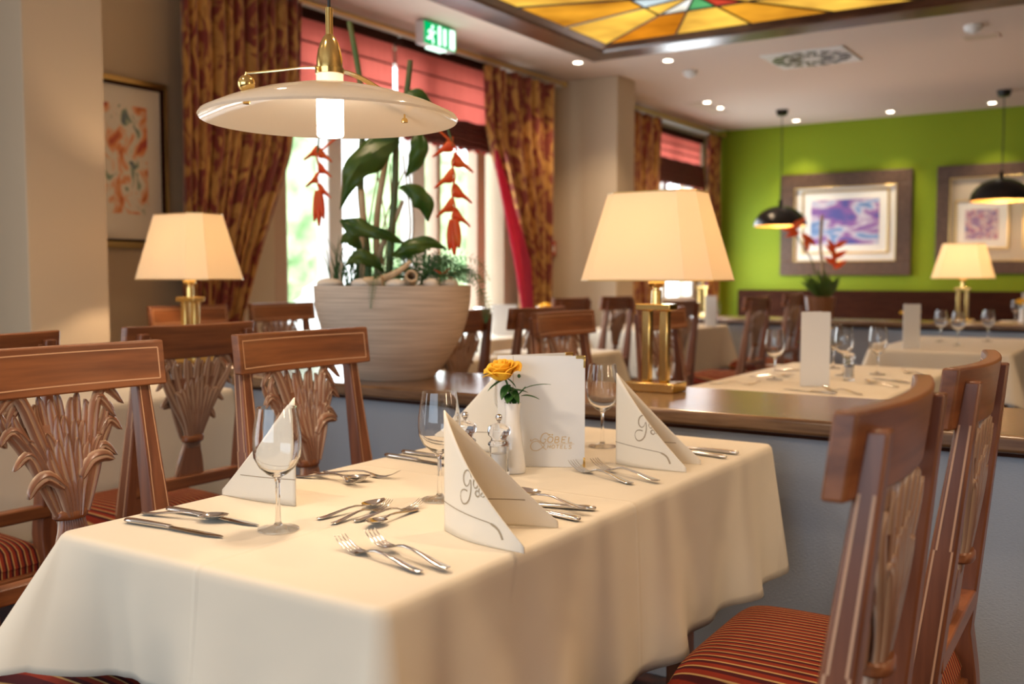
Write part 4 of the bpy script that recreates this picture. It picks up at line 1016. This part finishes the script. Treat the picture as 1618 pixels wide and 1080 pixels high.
for k in range(26):
    a = R.uniform(-.5, 3.6); L = R.uniform(.10, .20); x0 = .10 + R.uniform(-.05, .09); h_ = R.uniform(.04, .13)
    frond(b, [(x0, -.04, 0), (x0 + .4 * L * cos(a), -.05 - .3 * L * sin(a), h_ * .8), (x0 + L * cos(a), -.06 - .6 * L * sin(a), h_ * .7), (x0 + 1.25 * L * cos(a), -.07 - .9 * L * sin(a), h_ * .15)], .022)
for k in range(3): frond(b, [(.20, -.06, .02), (.27 + .01 * k, -.10, .06), (.32, -.12, .0), (.335 + .012 * k, -.13, -.08), (.345, -.13, -.13)], .022)
frond(b, [(-.02, -.2, .02), (-.03, -.26, .03), (-.035, -.295, -.02), (-.04, -.30, -.075)], .018)
for k in range(60):      # small round leaflets
    a = R.uniform(0, 6.28); rr = R.uniform(0, .09); c = Vector((.13 + rr * cos(a), -.05 + .06 * sin(a), .03 + R.uniform(0, .10))); s = .006
    b.add([c + Vector((s * cos(q * 1.257), R.uniform(-.2, .2) * s, s * sin(q * 1.257))) for q in range(5)], [(0, 1, 2, 3, 4)])
fr_ = b.build('frond', 'grass', fn_, smooth=False)
gr = pthing('grass_tuft', 'spiky grey-green tuft at the left side of the planter', 'plant')
b = MB()
for k in range(46):
    x = R.uniform(-.22, -.12); a = R.uniform(-.35, .35); L = R.uniform(.06, .21) * (1 if k % 3 else .7)
    b.tube([(x, R.uniform(-.04, .04), -.01), (x + .5 * L * sin(a), R.uniform(-.03, .03), .55 * L), (x + L * sin(a) * 1.3, 0, L)], [.0022, .0018, .0004], 4)
b.build('blade', 'grass', gr)
for k, (x, y, z, sx, lab) in enumerate(((-.215, -.10, .006, .042, 'rounded stone at the left rim of the planter'), (-.085, -.19, .006, .036, 'pale stone near the left front of the planter'), (.035, -.20, .004, .040, 'pale stone at the front middle of the planter rim'), (.155, -.18, .006, .032, 'white stone at the right front of the planter'), (.215, -.10, .004, .036, 'white stone at the right rim of the planter'))):
    b = MB().lathe([(sx * sin(pi * q / 10) + 1e-6, -.02 * cos(pi * q / 10)) for q in range(11)], 18, mod=lambda a, z: 1 + .12 * sin(2 * a + k))
    o = b.build('pebble', 'stone'); o.location = Vector((PO[0], PO[1], ZP)) + Matrix.Rotation(RT, 3, 'Z') @ Vector((x, y, z)); tag(o, lab, 'stone', 'stones in the planter')
dw = pthing('driftwood', 'pieces of pale driftwood and hollow cane lying in the planter', 'driftwood')
MB().tube(catmull([(-.10, -.17, .005), (-.01, -.19, .025), (.05, -.19, .055), (.085, -.18, .085)], 5), [.016 - .0006 * i for i in range(16)], 8).build('branch', 'bark', dw)
MB().tube([(-.075, -.20, .012), (-.01, -.21, .016)], .018, 12).build('branch', 'bark', dw)
c = MB().shell([(.022, -.05), (.022, .05), (.015, .05), (.015, -.05)], 16); o = c.build('cane_piece', 'bark', dw, loc=(.085, -.21, .018)); o.rotation_euler = (radians(70), 0, .2)
# red flowers right of the fern
b = MB()
for k in range(4): leaf_blade(b, (.19, -.07, .03), (cos(k * .7 - .2), -.4, sin(k * .8) * .6 + .1), (0, 0, 1), .055, .010)
o = pthing('bromeliad', 'salmon coloured small bromeliad near the right rim of the planter', 'plant'); b.build('leaf', 'bract', o, solid=.001)

# far potted plant on the second counter
pf = thing('potted_plant', 'distant brown pot with orange heliconia in front of the green wall', 'plant', (-2.50, 8.72, .801), RT)
MB().lathe([(0, 0), (.10, 0), (.13, .20), (.115, .20), (.11, .17), (0, .17)], 28).build('pot', 'terracotta', pf)
MB().tube(catmull([(0, 0, .17), (.01, 0, .45), (-.01, 0, .65), (0, 0, .9)], 4), .014, 8).build('stem', 'bark', pf)
MB().tube(catmull([(0, 0, .17), (-.08, 0, .5), (-.16, 0, .62), (-.24, 0, .78)], 4), .006, 8).build('stem', 'stem', pf)
b = MB()
for k in range(9): leaf_blade(b, (.02, -.02, .17), (cos(k * .75), sin(k * 1.9) * .5, 1.2), (.2, -1, .2), .26, .035)
b.build('foliage', 'leaf', pf, solid=.002)
b = MB()
for k in range(7): leaf_blade(b, (-.26 + .02 * k, -.02, .80 - .015 * k), (cos(k * 1.3) * .9, -.3, .6 - .25 * k), (0, -1, .3), .13, .028)
for k in range(7): leaf_blade(b, (.10 + .01 * (k % 3), -.02, .62 - .03 * k), (cos(k * 2.0) * .8, -.3, .5), (0, -1, .3), .13, .026)
b.build('blossom', 'bract', pf, solid=.003)
# orange flower bunches on far tables
def bunch(label, loc):
    t = thing('flower_vase', label, 'flowers', loc, 0, 'orange flowers on background tables')
    MB().lathe([(0, 0), (.03, 0), (.022, .10), (.024, .14), (.018, .14), (.016, .1), (0, .1)], 18).build('vase', 'porcelain', t)
    b = MB(); rose_head(b, .05, .06); b.build('bloom', 'petal', t, solid=.001, loc=(0, 0, .17))
    b = MB()
    for k in range(5): leaf_blade(b, (0, 0, .13), (cos(k * 1.25), sin(k * 1.25), .5), (0, 0, 1), .08, .018)
    b.tube([(0, 0, .1), (0, 0, .175)], .003, 6); b.build('leaf', 'rose_leaf', t, solid=.0008)
bunch('orange rose in a vase left behind the narrow white card, second table back', (-1.30, 6.45, .751))
bunch('orange rose in a vase on the farthest right table', (-1.05, 9.9, .751))
bunch('orange roses on the window table behind the dark chairs', (-3.85, 6.35, .751))
bunch('orange rose on the middle table right behind the grey card', (-1.22, 4.20, .751))

# ------------------------------------------------------------------ curtains, blinds, rods
def curtain(label, x, fl, fr, z0, z1, folds, seed, lining=None):
    """fl(z), fr(z): left and right edge y at height z"""
    t = thing('curtain', label, 'curtain', (x, 0, 0), 0, 'red and gold damask curtains')
    nu, nv = folds * 12, 40; v = []; uv = []; R = random.Random(seed); ph = R.uniform(0, 6)
    for i in range(nu + 1):
        u = i / nu
        for j in range(nv + 1):
            z = z0 + (z1 - z0) * j / nv; a, b_ = fl(z), fr(z); wd = (b_ - a)
            q = u + .012 * sin(u * 19 + ph + .5 * z); y = a + wd * min(1, max(0, q))
            A = .052 * (.7 + .3 * sin(u * 23 + ph))
            v.append((A * sin(2 * pi * folds * u + .35 * sin(z * 2 + ph)) + A * .4 * sin(4 * pi * folds * u + ph), y, z)); uv.append((u * (fr(z1) - fl(z1)) * 1.8, z))
    f = [(i * (nv + 1) + j, (i + 1) * (nv + 1) + j, (i + 1) * (nv + 1) + j + 1, i * (nv + 1) + j + 1) for i in range(nu) for j in range(nv)]
    o = MB().add(v, f).build('drape', 'damask', t, ang=90, solid=.004)
    l = o.data.uv_layers.new(name='uv')
    for lp_ in o.data.loops: l.data[lp_.index].uv = uv[lp_.vertex_index]
    if lining:
        zt = 2.15
        def lf(u, q):
            z = z0 + (zt - z0) * q; a, b_ = lining(z); return (.075 + .010 * sin(9 * u), a + (b_ - a) * u, z)
        MB().grid(lf, 10, 30).build('lining', 'sheer', t, solid=.003)
    return t
def lerp(a, b_, t): return a + (b_ - a) * max(0, min(1, t))
def piece(z, pts):
    for (z0, y0), (z1, y1) in zip(pts, pts[1:]):
        if z <= z1: return lerp(y0, y1, (z - z0) / (z1 - z0))
    return pts[-1][1]
curtain('red and gold curtain left of the big window, beside the wall picture', -4.44, lambda z: 3.55, lambda z: piece(z, [(.02, 3.94), (.9, 3.94), (1.3, 4.09), (1.9, 4.35), (2.3, 4.43), (2.9, 4.45)]), .02, 2.83, 11, 1)
curtain('red and gold curtain right of the big window, beside the fire alarm', -4.44, lambda z: piece(z, [(.02, 6.95), (.9, 6.92), (1.3, 6.88), (1.9, 6.60), (2.3, 6.43), (2.9, 6.39)]), lambda z: piece(z, [(.02, 7.33), (1.2, 7.35), (2.0, 7.41), (2.9, 7.45)]), .02, 2.80, 9, 2,
        lining=lambda z: (piece(z, [(.02, 6.78), (.95, 6.80), (1.3, 6.70), (1.9, 6.48), (2.1, 6.42), (2.9, 6.4)]), piece(z, [(.02, 7.1), (1.3, 6.95), (1.9, 6.60), (2.15, 6.46), (2.9, 6.45)])))
curtain('red and gold curtain just right of the beige pillar', -4.48, lambda z: 8.75, lambda z: 9.68, .02, 2.82, 7, 3)
curtain('red and gold curtain in the corner next to the green wall', -4.48, lambda z: 10.98, lambda z: 11.36, .02, 2.82, 4, 4)
def blind(label, y0, y1, ztop, zfold, zbot, x):
    t = thing('roman_blind', label, 'blind', (x, 0, 0), 0, 'red roman blinds')
    MB().grid(lambda u, q: (.010 * sin(u * 40) * (1 - q) * .4, lerp(y0, y1, u), zfold - .03 + (ztop - zfold + .03) * q), 60, 8).build('sheer_panel', 'blind', t)
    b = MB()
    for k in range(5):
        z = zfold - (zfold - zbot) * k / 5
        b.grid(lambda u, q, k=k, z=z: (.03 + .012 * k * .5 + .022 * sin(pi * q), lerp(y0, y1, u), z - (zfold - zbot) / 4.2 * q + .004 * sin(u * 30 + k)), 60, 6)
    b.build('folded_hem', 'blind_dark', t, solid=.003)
    for k in (1, 2): MB().box(-.006, .014, y0 + .01, y1 - .01, lerp(zfold, ztop, k / 3) - .004, lerp(zfold, ztop, k / 3) + .004).build('seam', 'blind_dark', t)
    n = int((y1 - y0) / .10); b = MB()
    for i in range(n): b.poly([(y0 + (y1 - y0) * (i + .5) / n + .05 * cos(pi * k / 8), zbot + .01 - .035 * sin(pi * k / 8)) for k in range(9)], .004, 'x', .045)
    b.build('scalloped_trim', 'blind', t)
    MB().box(-.02, .05, y0, y1, ztop, ztop + .055).build('head_rail', 'bench', t)
blind('red roman blind over the big window, left one behind the pendant lamp', 4.42, 5.50, 2.80, 2.37, 2.16, -4.60)
blind('red roman blind over the big window, right one beside the right curtain', 5.54, 6.72, 2.80, 2.37, 2.16, -4.60)
blind('small red roman blind over the far window beside the green wall', 9.62, 11.05, 2.72, 2.46, 2.20, -4.60)
for y0, y1, l in ((3.5, 7.62, 'curtain rod over the big window'), (8.6, 11.38, 'curtain rod over the far window')):
    t = thing('curtain_rod', l, 'curtain rod', (-4.44, y0, 2.845))
    MB().tube([(0, 0, 0), (0, y1 - y0, 0)], .014, 12).build('rod', 'brass_dull', t)
    for yy in (0, y1 - y0): MB().lathe([(0, -.03), (.022, -.015), (.026, 0), (.022, .015), (0, .03)], 14, (0, yy, 0)).build('finial', 'brass_dull', t)
# ------------------------------------------------------------------ wall things
def rect_frame(b, x0, x1, z0, z1, wd, d0, d1):
    b.box(x0, x1, d0, d1, z1 - wd, z1).box(x0, x1, d0, d1, z0, z0 + wd).box(x0, x0 + wd, d0, d1, z0 + wd, z1 - wd).box(x1 - wd, x1, d0, d1, z0 + wd, z1 - wd)
def picture(label, loc, rz, W, H, fw, fmat, art, inner, mountw=None, gold=True):
    """local x = across, y = out of wall negative, z up; origin at lower left"""
    t = thing('framed_picture', label, 'picture', loc, rz)
    b = MB(); rect_frame(b, 0, W, 0, H, fw, -.045, 0); b.build('frame', fmat, t, bevel=.006)
    b = MB(); rect_frame(b, fw, W - fw, fw, H - fw, .012, -.050, -.02); b.build('inner_lip', 'brass_dull' if gold else 'bench', t, bevel=.003)
    MB().box(fw, W - fw, -.02, -.01, fw, H - fw).build('mount', mountw or 'ivory', t)
    for (x0, x1, z0, z1, a) in inner:
        if gold:
            b = MB(); g = .055; rect_frame(b, x0 - g * 1.9, x1 + g * 1.9, z0 - g * 1.9, z1 + g * 1.9, .022, -.034, -.018); b.build('gilt_slip', 'brass_dull', t, bevel=.003)
            MB().box(x0 - g * 1.6, x1 + g * 1.6, -.024, -.018, z0 - g * 1.6, z1 + g * 1.6).build('mat_board', 'ivory', t)
        MB().box(x0, x1, -.028, -.019, z0, z1).build('painting', a, t)
    return t
picture('dark-framed purple and blue landscape on the green wall, left of two', (-3.73, 11.398, 1.186), 0, 1.43, 1.145, .155, 'frame_wood', 'art_sea', [(.345, 1.09, .345, .845, 'art_sea')])
picture('dark-framed picture with small gilt panels on the green wall, at the right edge', (-2.055, 11.398, 1.20), 0, 2.1, 1.135, .13, 'frame_wood', 'art_small', [(.285, .60, .36, .67, 'art_small'), (.93, 1.25, .36, .67, 'art_small'), (1.55, 1.85, .36, .67, 'art_small')], 'mount')
t = picture('gold-framed watercolour of red flowers on the left wall, beside the pillar', (-4.648, 3.53 - .80, 1.335), 0, .80, .872, .022, 'brass_dull', 'art_flower', [], None, False)
t.rotation_euler = (0, 0, pi / 2); t.location = (-4.648, 2.79, 1.335)
# frame faces +X: rotate by 90 deg puts local x along +Y and local -y along +X
b = MB(); rect_frame(b, -.012, .812, -.012, .884, .014, -.03, 0)
b.build('outer_edge', 'brass_dull', t, bevel=.003)
MB().box(.16, .68, -.0225, -.0195, .17, .74).build('painting', 'art_flower', t)
fa = thing('fire_alarm', 'small red fire alarm box on the beige wall right of the curtain', 'fire alarm', (-4.65, 7.66, 1.36))
MB().box(0, .045, -.0, .105, 0, .13).build('housing', 'red', fa, bevel=.006); MB().box(.045, .048, .03, .075, .035, .09).build('cover_plate', 'plastic', fa)

# exit sign
M['exit_green'] = emit('exit_green', (.0, .42, .12), 1.3); M['exit_white'] = emit('exit_white', (.75, 1, .85), 2.2)
ex = thing('exit_sign', 'green illuminated emergency exit sign under the ceiling', 'sign', (-4.25, 5.36, 2.735))
MB().box(-.035, .035, 0, .36, 0, .155).build('housing', 'plastic', ex, bevel=.006)
MB().box(.035, .038, .004, .356, .004, .151).build('face', 'exit_green', ex, smooth=False)
b = MB()
def fx(y, z): return (.0395, y, z)
b.box(.0385, .0395, .285, .345, .012, .143)                                   # doorway
b.box(.0385, .0395, .155, .185, .012, .143)  ; b.box(.0385, .0395, .215, .245, .02, .135)
for P_, wv in (([(.085, .085), (.075, .055)], .016), ([(.078, .06), (.10, .035), (.095, .012)], .009), ([(.072, .055), (.05, .04), (.03, .045)], .009), ([(.088, .10), (.115, .085), (.128, .10)], .006), ([(.082, .10), (.055, .095), (.045, .075)], .006)): b.ribbon(fx, P_, wv)
b.box(.0385, .0395, .082, .104, .112, .134); b.build('pictogram', 'exit_white', ex, smooth=False)
MB().box(-.03, .03, .1, .26, -.012, 0).build('light_strip', 'exit_white', ex)
MB().box(-.02, .02, .12, .24, .155, .165).build('bracket', 'plastic', ex)

# ceiling spots
M['spot_lit'] = emit('lit_spot', (1, .82, .62), 22)
def spotlamp(x, y, lab, first=None):
    t = thing('ceiling_spot', lab, 'ceiling light', (x, y, CZ), 0, 'recessed ceiling spots')
    MB().shell([(.035, -.006), (.052, -.006), (.054, 0), (.035, 0)], 24).build('ring', 'plastic', t)
    MB().lathe([(0, -.004), (.035, -.004), (.035, -.002), (0, -.002)], 20).build('lens', 'spot_lit', t)
    return t
SP = [(-4.03, 7.13, 'ceiling spot left of the stained glass corner'), (-3.39, 7.46, 'ceiling spot just below the stained glass corner, right'), (-3.86, 9.43, 'left one of the paired ceiling spots near the far window'), (-3.88, 9.82, 'right one of the paired ceiling spots near the far window'),
      (-3.48, 11.07, 'ceiling spot at the green wall, above the left picture, left'), (-2.47, 11.02, 'ceiling spot at the green wall, between the two pictures'), (-1.5, 11.02, 'ceiling spot at the green wall, near the right black pendant')]
s0 = None
for x, y, l in SP:
    if s0 is None: s0 = spotlamp(x, y, l)
    else: dup(s0, (x, y, CZ), 0, l)
def spot(x, y, z, p, tgt=(0, 0, -1), size=80, col=(1, .72, .45), blend=.8, name='ceiling_spot_and_fill_light'):
    d = bpy.data.lights.new(name, 'SPOT'); d.energy = p; d.color = col; d.spot_size = radians(size); d.spot_blend = blend; d.shadow_soft_size = .04
    o = bpy.data.objects.new(name, d); C.objects.link(o); o.location = (x, y, z); o.rotation_euler = Vector(tgt).to_track_quat('-Z', 'Y').to_euler(); return o
for x, y, l in SP:
    if y > 11: spot(x, y, CZ - .03, 45, (0, .12, -1), 75, (1, .78, .50))
    else: spot(x, y, CZ - .03, 45, (0, 0, -1), 100)
for x, y in ((-2.6, 2.2), (-.6, 2.1), (-2.8, .2), (1.2, 2.2), (-1.2, 4.2), (-2.6, 5.0), (1.2, 5.5), (-.8, 8.3), (.9, .4), (.6, 3.6), (-1.5, .2)): spot(x, y, CZ - .03, 60, (0, 0, -1), 115)  # extra downlights without fixtures, added for warm ambient fill
spot(PX, PY, PZ - .04, 11, (0, 0, -1), 150, (1, .78, .56), .6, 'pendant_bulb_light').data.shadow_soft_size = .05
bulb(2.3, 1.1, 1.55, 46, 'added_right_fill_light', (1, .74, .46), .12)  # added warm side fill outside the view, no lamp stands there
bulb(1.5, 2.9, 1.30, 9, 'added_counter_fill_light', (1, .74, .46), .1)  # weaker added fill above the counter, likewise without a lamp

# black dome pendants
def dome(x, y, zr, lab):
    t = thing('dome_pendant', lab, 'lamp', (x, y, zr), 0, 'black dome pendants before the green wall')
    R0 = .27; P_ = [(R0 * cos(pi / 2 * k / 12), R0 * .78 * sin(pi / 2 * k / 12)) for k in range(12)] + [(.012, R0 * .78)]
    MB().shell(P_ + [(.012, R0 * .78 - .004)] + [((R0 - .004) * cos(pi / 2 * k / 12), (R0 - .004) * .78 * sin(pi / 2 * k / 12)) for k in range(11, -1, -1)], 40).build('dome_shade', 'black', t)
    MB().shell([((R0 - .006) * cos(pi / 2 * k / 12), (R0 - .006) * .78 * sin(pi / 2 * k / 12)) for k in range(12)] + [((R0 - .008) * cos(pi / 2 * k / 12), (R0 - .008) * .78 * sin(pi / 2 * k / 12)) for k in range(11, -1, -1)], 40).build('lining', 'gold_in', t)
    MB().lathe([(0, R0 * .78 - .01), (.02, R0 * .78 - .01), (.02, R0 * .78 + .05), (.006, R0 * .78 + .07), (0, R0 * .78 + .07)], 16).build('socket', 'black', t)
    MB().tube([(0, 0, R0 * .78 + .06), (.006, 0, (CZ - zr) * .6), (0, 0, CZ - zr - .02)], .005, 6).build('cable', 'cable', t)
    MB().lathe([(0, CZ - zr - .055), (.05, CZ - zr - .055), (.065, CZ - zr), (0, CZ - zr)], 20).build('ceiling_cup', 'black', t)
    bulb(x, y, zr + .06, 14, 'dome_bulb_light', (1, .62, .30))
dome(-3.394, 10.32, 1.70, 'black dome pendant left, before the landscape picture')
dome(-1.312, 10.37, 1.88, 'black dome pendant at the right edge, before the second picture')

# stained glass light box
M['leading'] = pbr('dark_leading', (.02, .015, .01), .5)
def lit_glass(name, col, s):
    m, nt, out = new_mat(name); e = N(nt, 'ShaderNodeEmission', i_Strength=s)
    tc = N(nt, 'ShaderNodeTexCoord'); nz = N(nt, 'ShaderNodeTexNoise', i_Scale=2.2, i_Detail=2.0); r = ramp(nt, [(.3, tuple(c * .50 for c in col)), (.7, tuple(min(1, c * 1.7) for c in col))])
    nt.links.new(tc.outputs['Object'], nz.inputs['Vector']); nt.links.new(nz.outputs[0], r.inputs[0]); nt.links.new(r.outputs[0], e.inputs[0]); nt.links.new(e.outputs[0], out.inputs[0]); return m
AM = [lit_glass('amber_glass', (.70, .20, .01), 1.1), lit_glass('yellow_glass', (.85, .36, .05), 1.4), lit_glass('honey_glass', (.75, .26, .02), 1.1), lit_glass('white_glass', (.95, .85, .60), 1.6), lit_glass('green_glass', (.12, .45, .16), .9), lit_glass('red_glass', (.70, .06, .03), .9), lit_glass('blue_glass', (.5, .6, .85), 1.0), lit_glass('violet_glass', (.22, .06, .12), .8)]
LX0, LX1, LY0, LY1 = -3.50, -.2, 3.6, 6.62
lb = thing('stained_glass_ceiling_light', 'large backlit amber stained glass panel in a dark frame on the ceiling', 'ceiling light', ((LX0 + LX1) / 2, (LY0 + LY1) / 2, CZ - .055))
cx0, cy0 = (LX0 + LX1) / 2, (LY0 + LY1) / 2
b = MB(); W2, D2 = (LX1 - LX0) / 2, (LY1 - LY0) / 2
def molding(b, a, c, prof):
    """mitred frame ring from profile [(offset outward, z)]"""
    v = []; n = len(prof)
    for (sx, sy) in ((-1, -1), (1, -1), (1, 1), (-1, 1)):
        for o_, z in prof: v.append((sx * (a + o_), sy * (c + o_), z))
    f = [(i * n + k, i * n + (k + 1) % n, ((i + 1) % 4) * n + (k + 1) % n, ((i + 1) % 4) * n + k) for i in range(4) for k in range(n)]
    b.add(v, f)
molding(b, W2, D2, [(0, .055), (0, .03), (.05, .005), (.06, -.010), (.16, -.022), (.24, -.026), (.26, -.010), (.26, .055)])
recalc(b.build('wooden_frame', 'dark_trim', lb, ang=25))
R = random.Random(21); Zg = .035
def tri(mi, P_): MB().add([(x, y, Zg) for x, y in P_], [tuple(range(len(P_)))]).build('glass_piece', AM[mi], lb, smooth=False)
F0 = (-W2 + 1.05, D2 - .85)   # burst centre seen in view
per = []
for k in range(7): per.append((-W2 + 2 * W2 * k / 6, D2))
for k in range(1, 6): per.append((W2, D2 - 2 * D2 * k / 5))
for k in range(1, 7): per.append((W2 - 2 * W2 * k / 6, -D2))
for k in range(1, 5): per.append((-W2, -D2 + 2 * D2 * k / 5))
lead = MB(); m_ = len(per)
for i in range(m_):
    a, c_ = per[i], per[(i + 1) % m_]
    k1 = .30 if i % 2 else .42
    ia = (F0[0] + (a[0] - F0[0]) * .36, F0[1] + (a[1] - F0[1]) * .36); ic = (F0[0] + (c_[0] - F0[0]) * .36, F0[1] + (c_[1] - F0[1]) * .36)
    tri([0, 1, 2, 1, 0, 3][i % 6], [a, ia, ic, c_]); 
    tri([3, 4, 5, 7, 6, 1, 3, 4][i % 8] if (i < 3 or i > m_ - 5) else [1, 3, 0][i % 3], [ia, F0, ic])
    for p_, q_ in ((a, F0), (ia, ic)):
        lead.tube([(p_[0], p_[1], Zg - .004), (q_[0], q_[1], Zg - .004)], .008, 4)
lead.build('leading', 'leading', lb)
MB().box(-W2 - .02, W2 + .02, -D2 - .02, D2 + .02, .045, .055).build('back_panel', 'white', lb)

# vents and detectors
def vent(lab, x0, x1, y0, y1, swirl=True):
    t = thing('ceiling_vent', lab, 'vent', ((x0 + x1) / 2, (y0 + y1) / 2, CZ)); hx, hy = (x1 - x0) / 2, (y1 - y0) / 2
    MB().box(-hx, hx, -hy, hy, -.012, 0).build('plate', 'plastic', t, bevel=.003)
    b = MB()
    for k in range(16):
        a = 2 * pi * k / 16
        for r0, r1 in ((.25, .58), (.66, .95)):
            q = a + (.18 if r0 > .5 else 0)
            b.add([(hx * r0 * cos(q), hy * r0 * sin(q), -.0135), (hx * r1 * cos(q - .08), hy * r1 * sin(q - .08), -.0135), (hx * r1 * cos(q + .20), hy * r1 * sin(q + .20), -.0135), (hx * r0 * cos(q + .26), hy * r0 * sin(q + .26), -.0135)], [(3, 2, 1, 0)])
    b.build('slots', 'black', t, smooth=False)
vent('square swirl air vent in the ceiling right of the stained glass', -2.72, -2.08, 7.70, 8.28)
for x, y, l in ((-3.41, 7.95, 'white smoke detector right of the ceiling spot'), (-1.17, 7.6, 'smoke detector near the top right of the ceiling')):
    t = thing('smoke_detector', l, 'smoke detector', (x, y, CZ), 0, 'smoke detectors')
    MB().lathe([(0, -.045), (.045, -.042), (.06, -.02), (.062, 0), (0, 0)], 24).build('housing', 'plastic', t); MB().lathe([(0, -.055), (.02, -.053), (.022, -.043), (0, -.043)], 16).build('sensor', 'plastic', t)
for x0, x1, y0, y1, l in ((-4.42, -4.22, 8.45, 9.0, 'flat grille in the ceiling near the beige pillar'), (-4.1, -3.9, 9.4, 10.2, 'flat grille in the ceiling near the far window'), (-1.3, -1.05, 7.9, 8.05, 'flat grille in the ceiling at the top right')):
    t = thing('ceiling_grille', l, 'vent', ((x0 + x1) / 2, (y0 + y1) / 2, CZ)); hx, hy = (x1 - x0) / 2, (y1 - y0) / 2
    MB().box(-hx, hx, -hy, hy, -.006, 0).build('plate', 'ceil', t, bevel=.002)
    b = MB()
    for k in range(6): b.box(-hx * .85, hx * .85, -hy * .9 + 2 * hy * .9 * k / 6, -hy * .9 + 2 * hy * .9 * (k + .5) / 6, -.008, -.006)
    b.build('slat', 'wall', t)
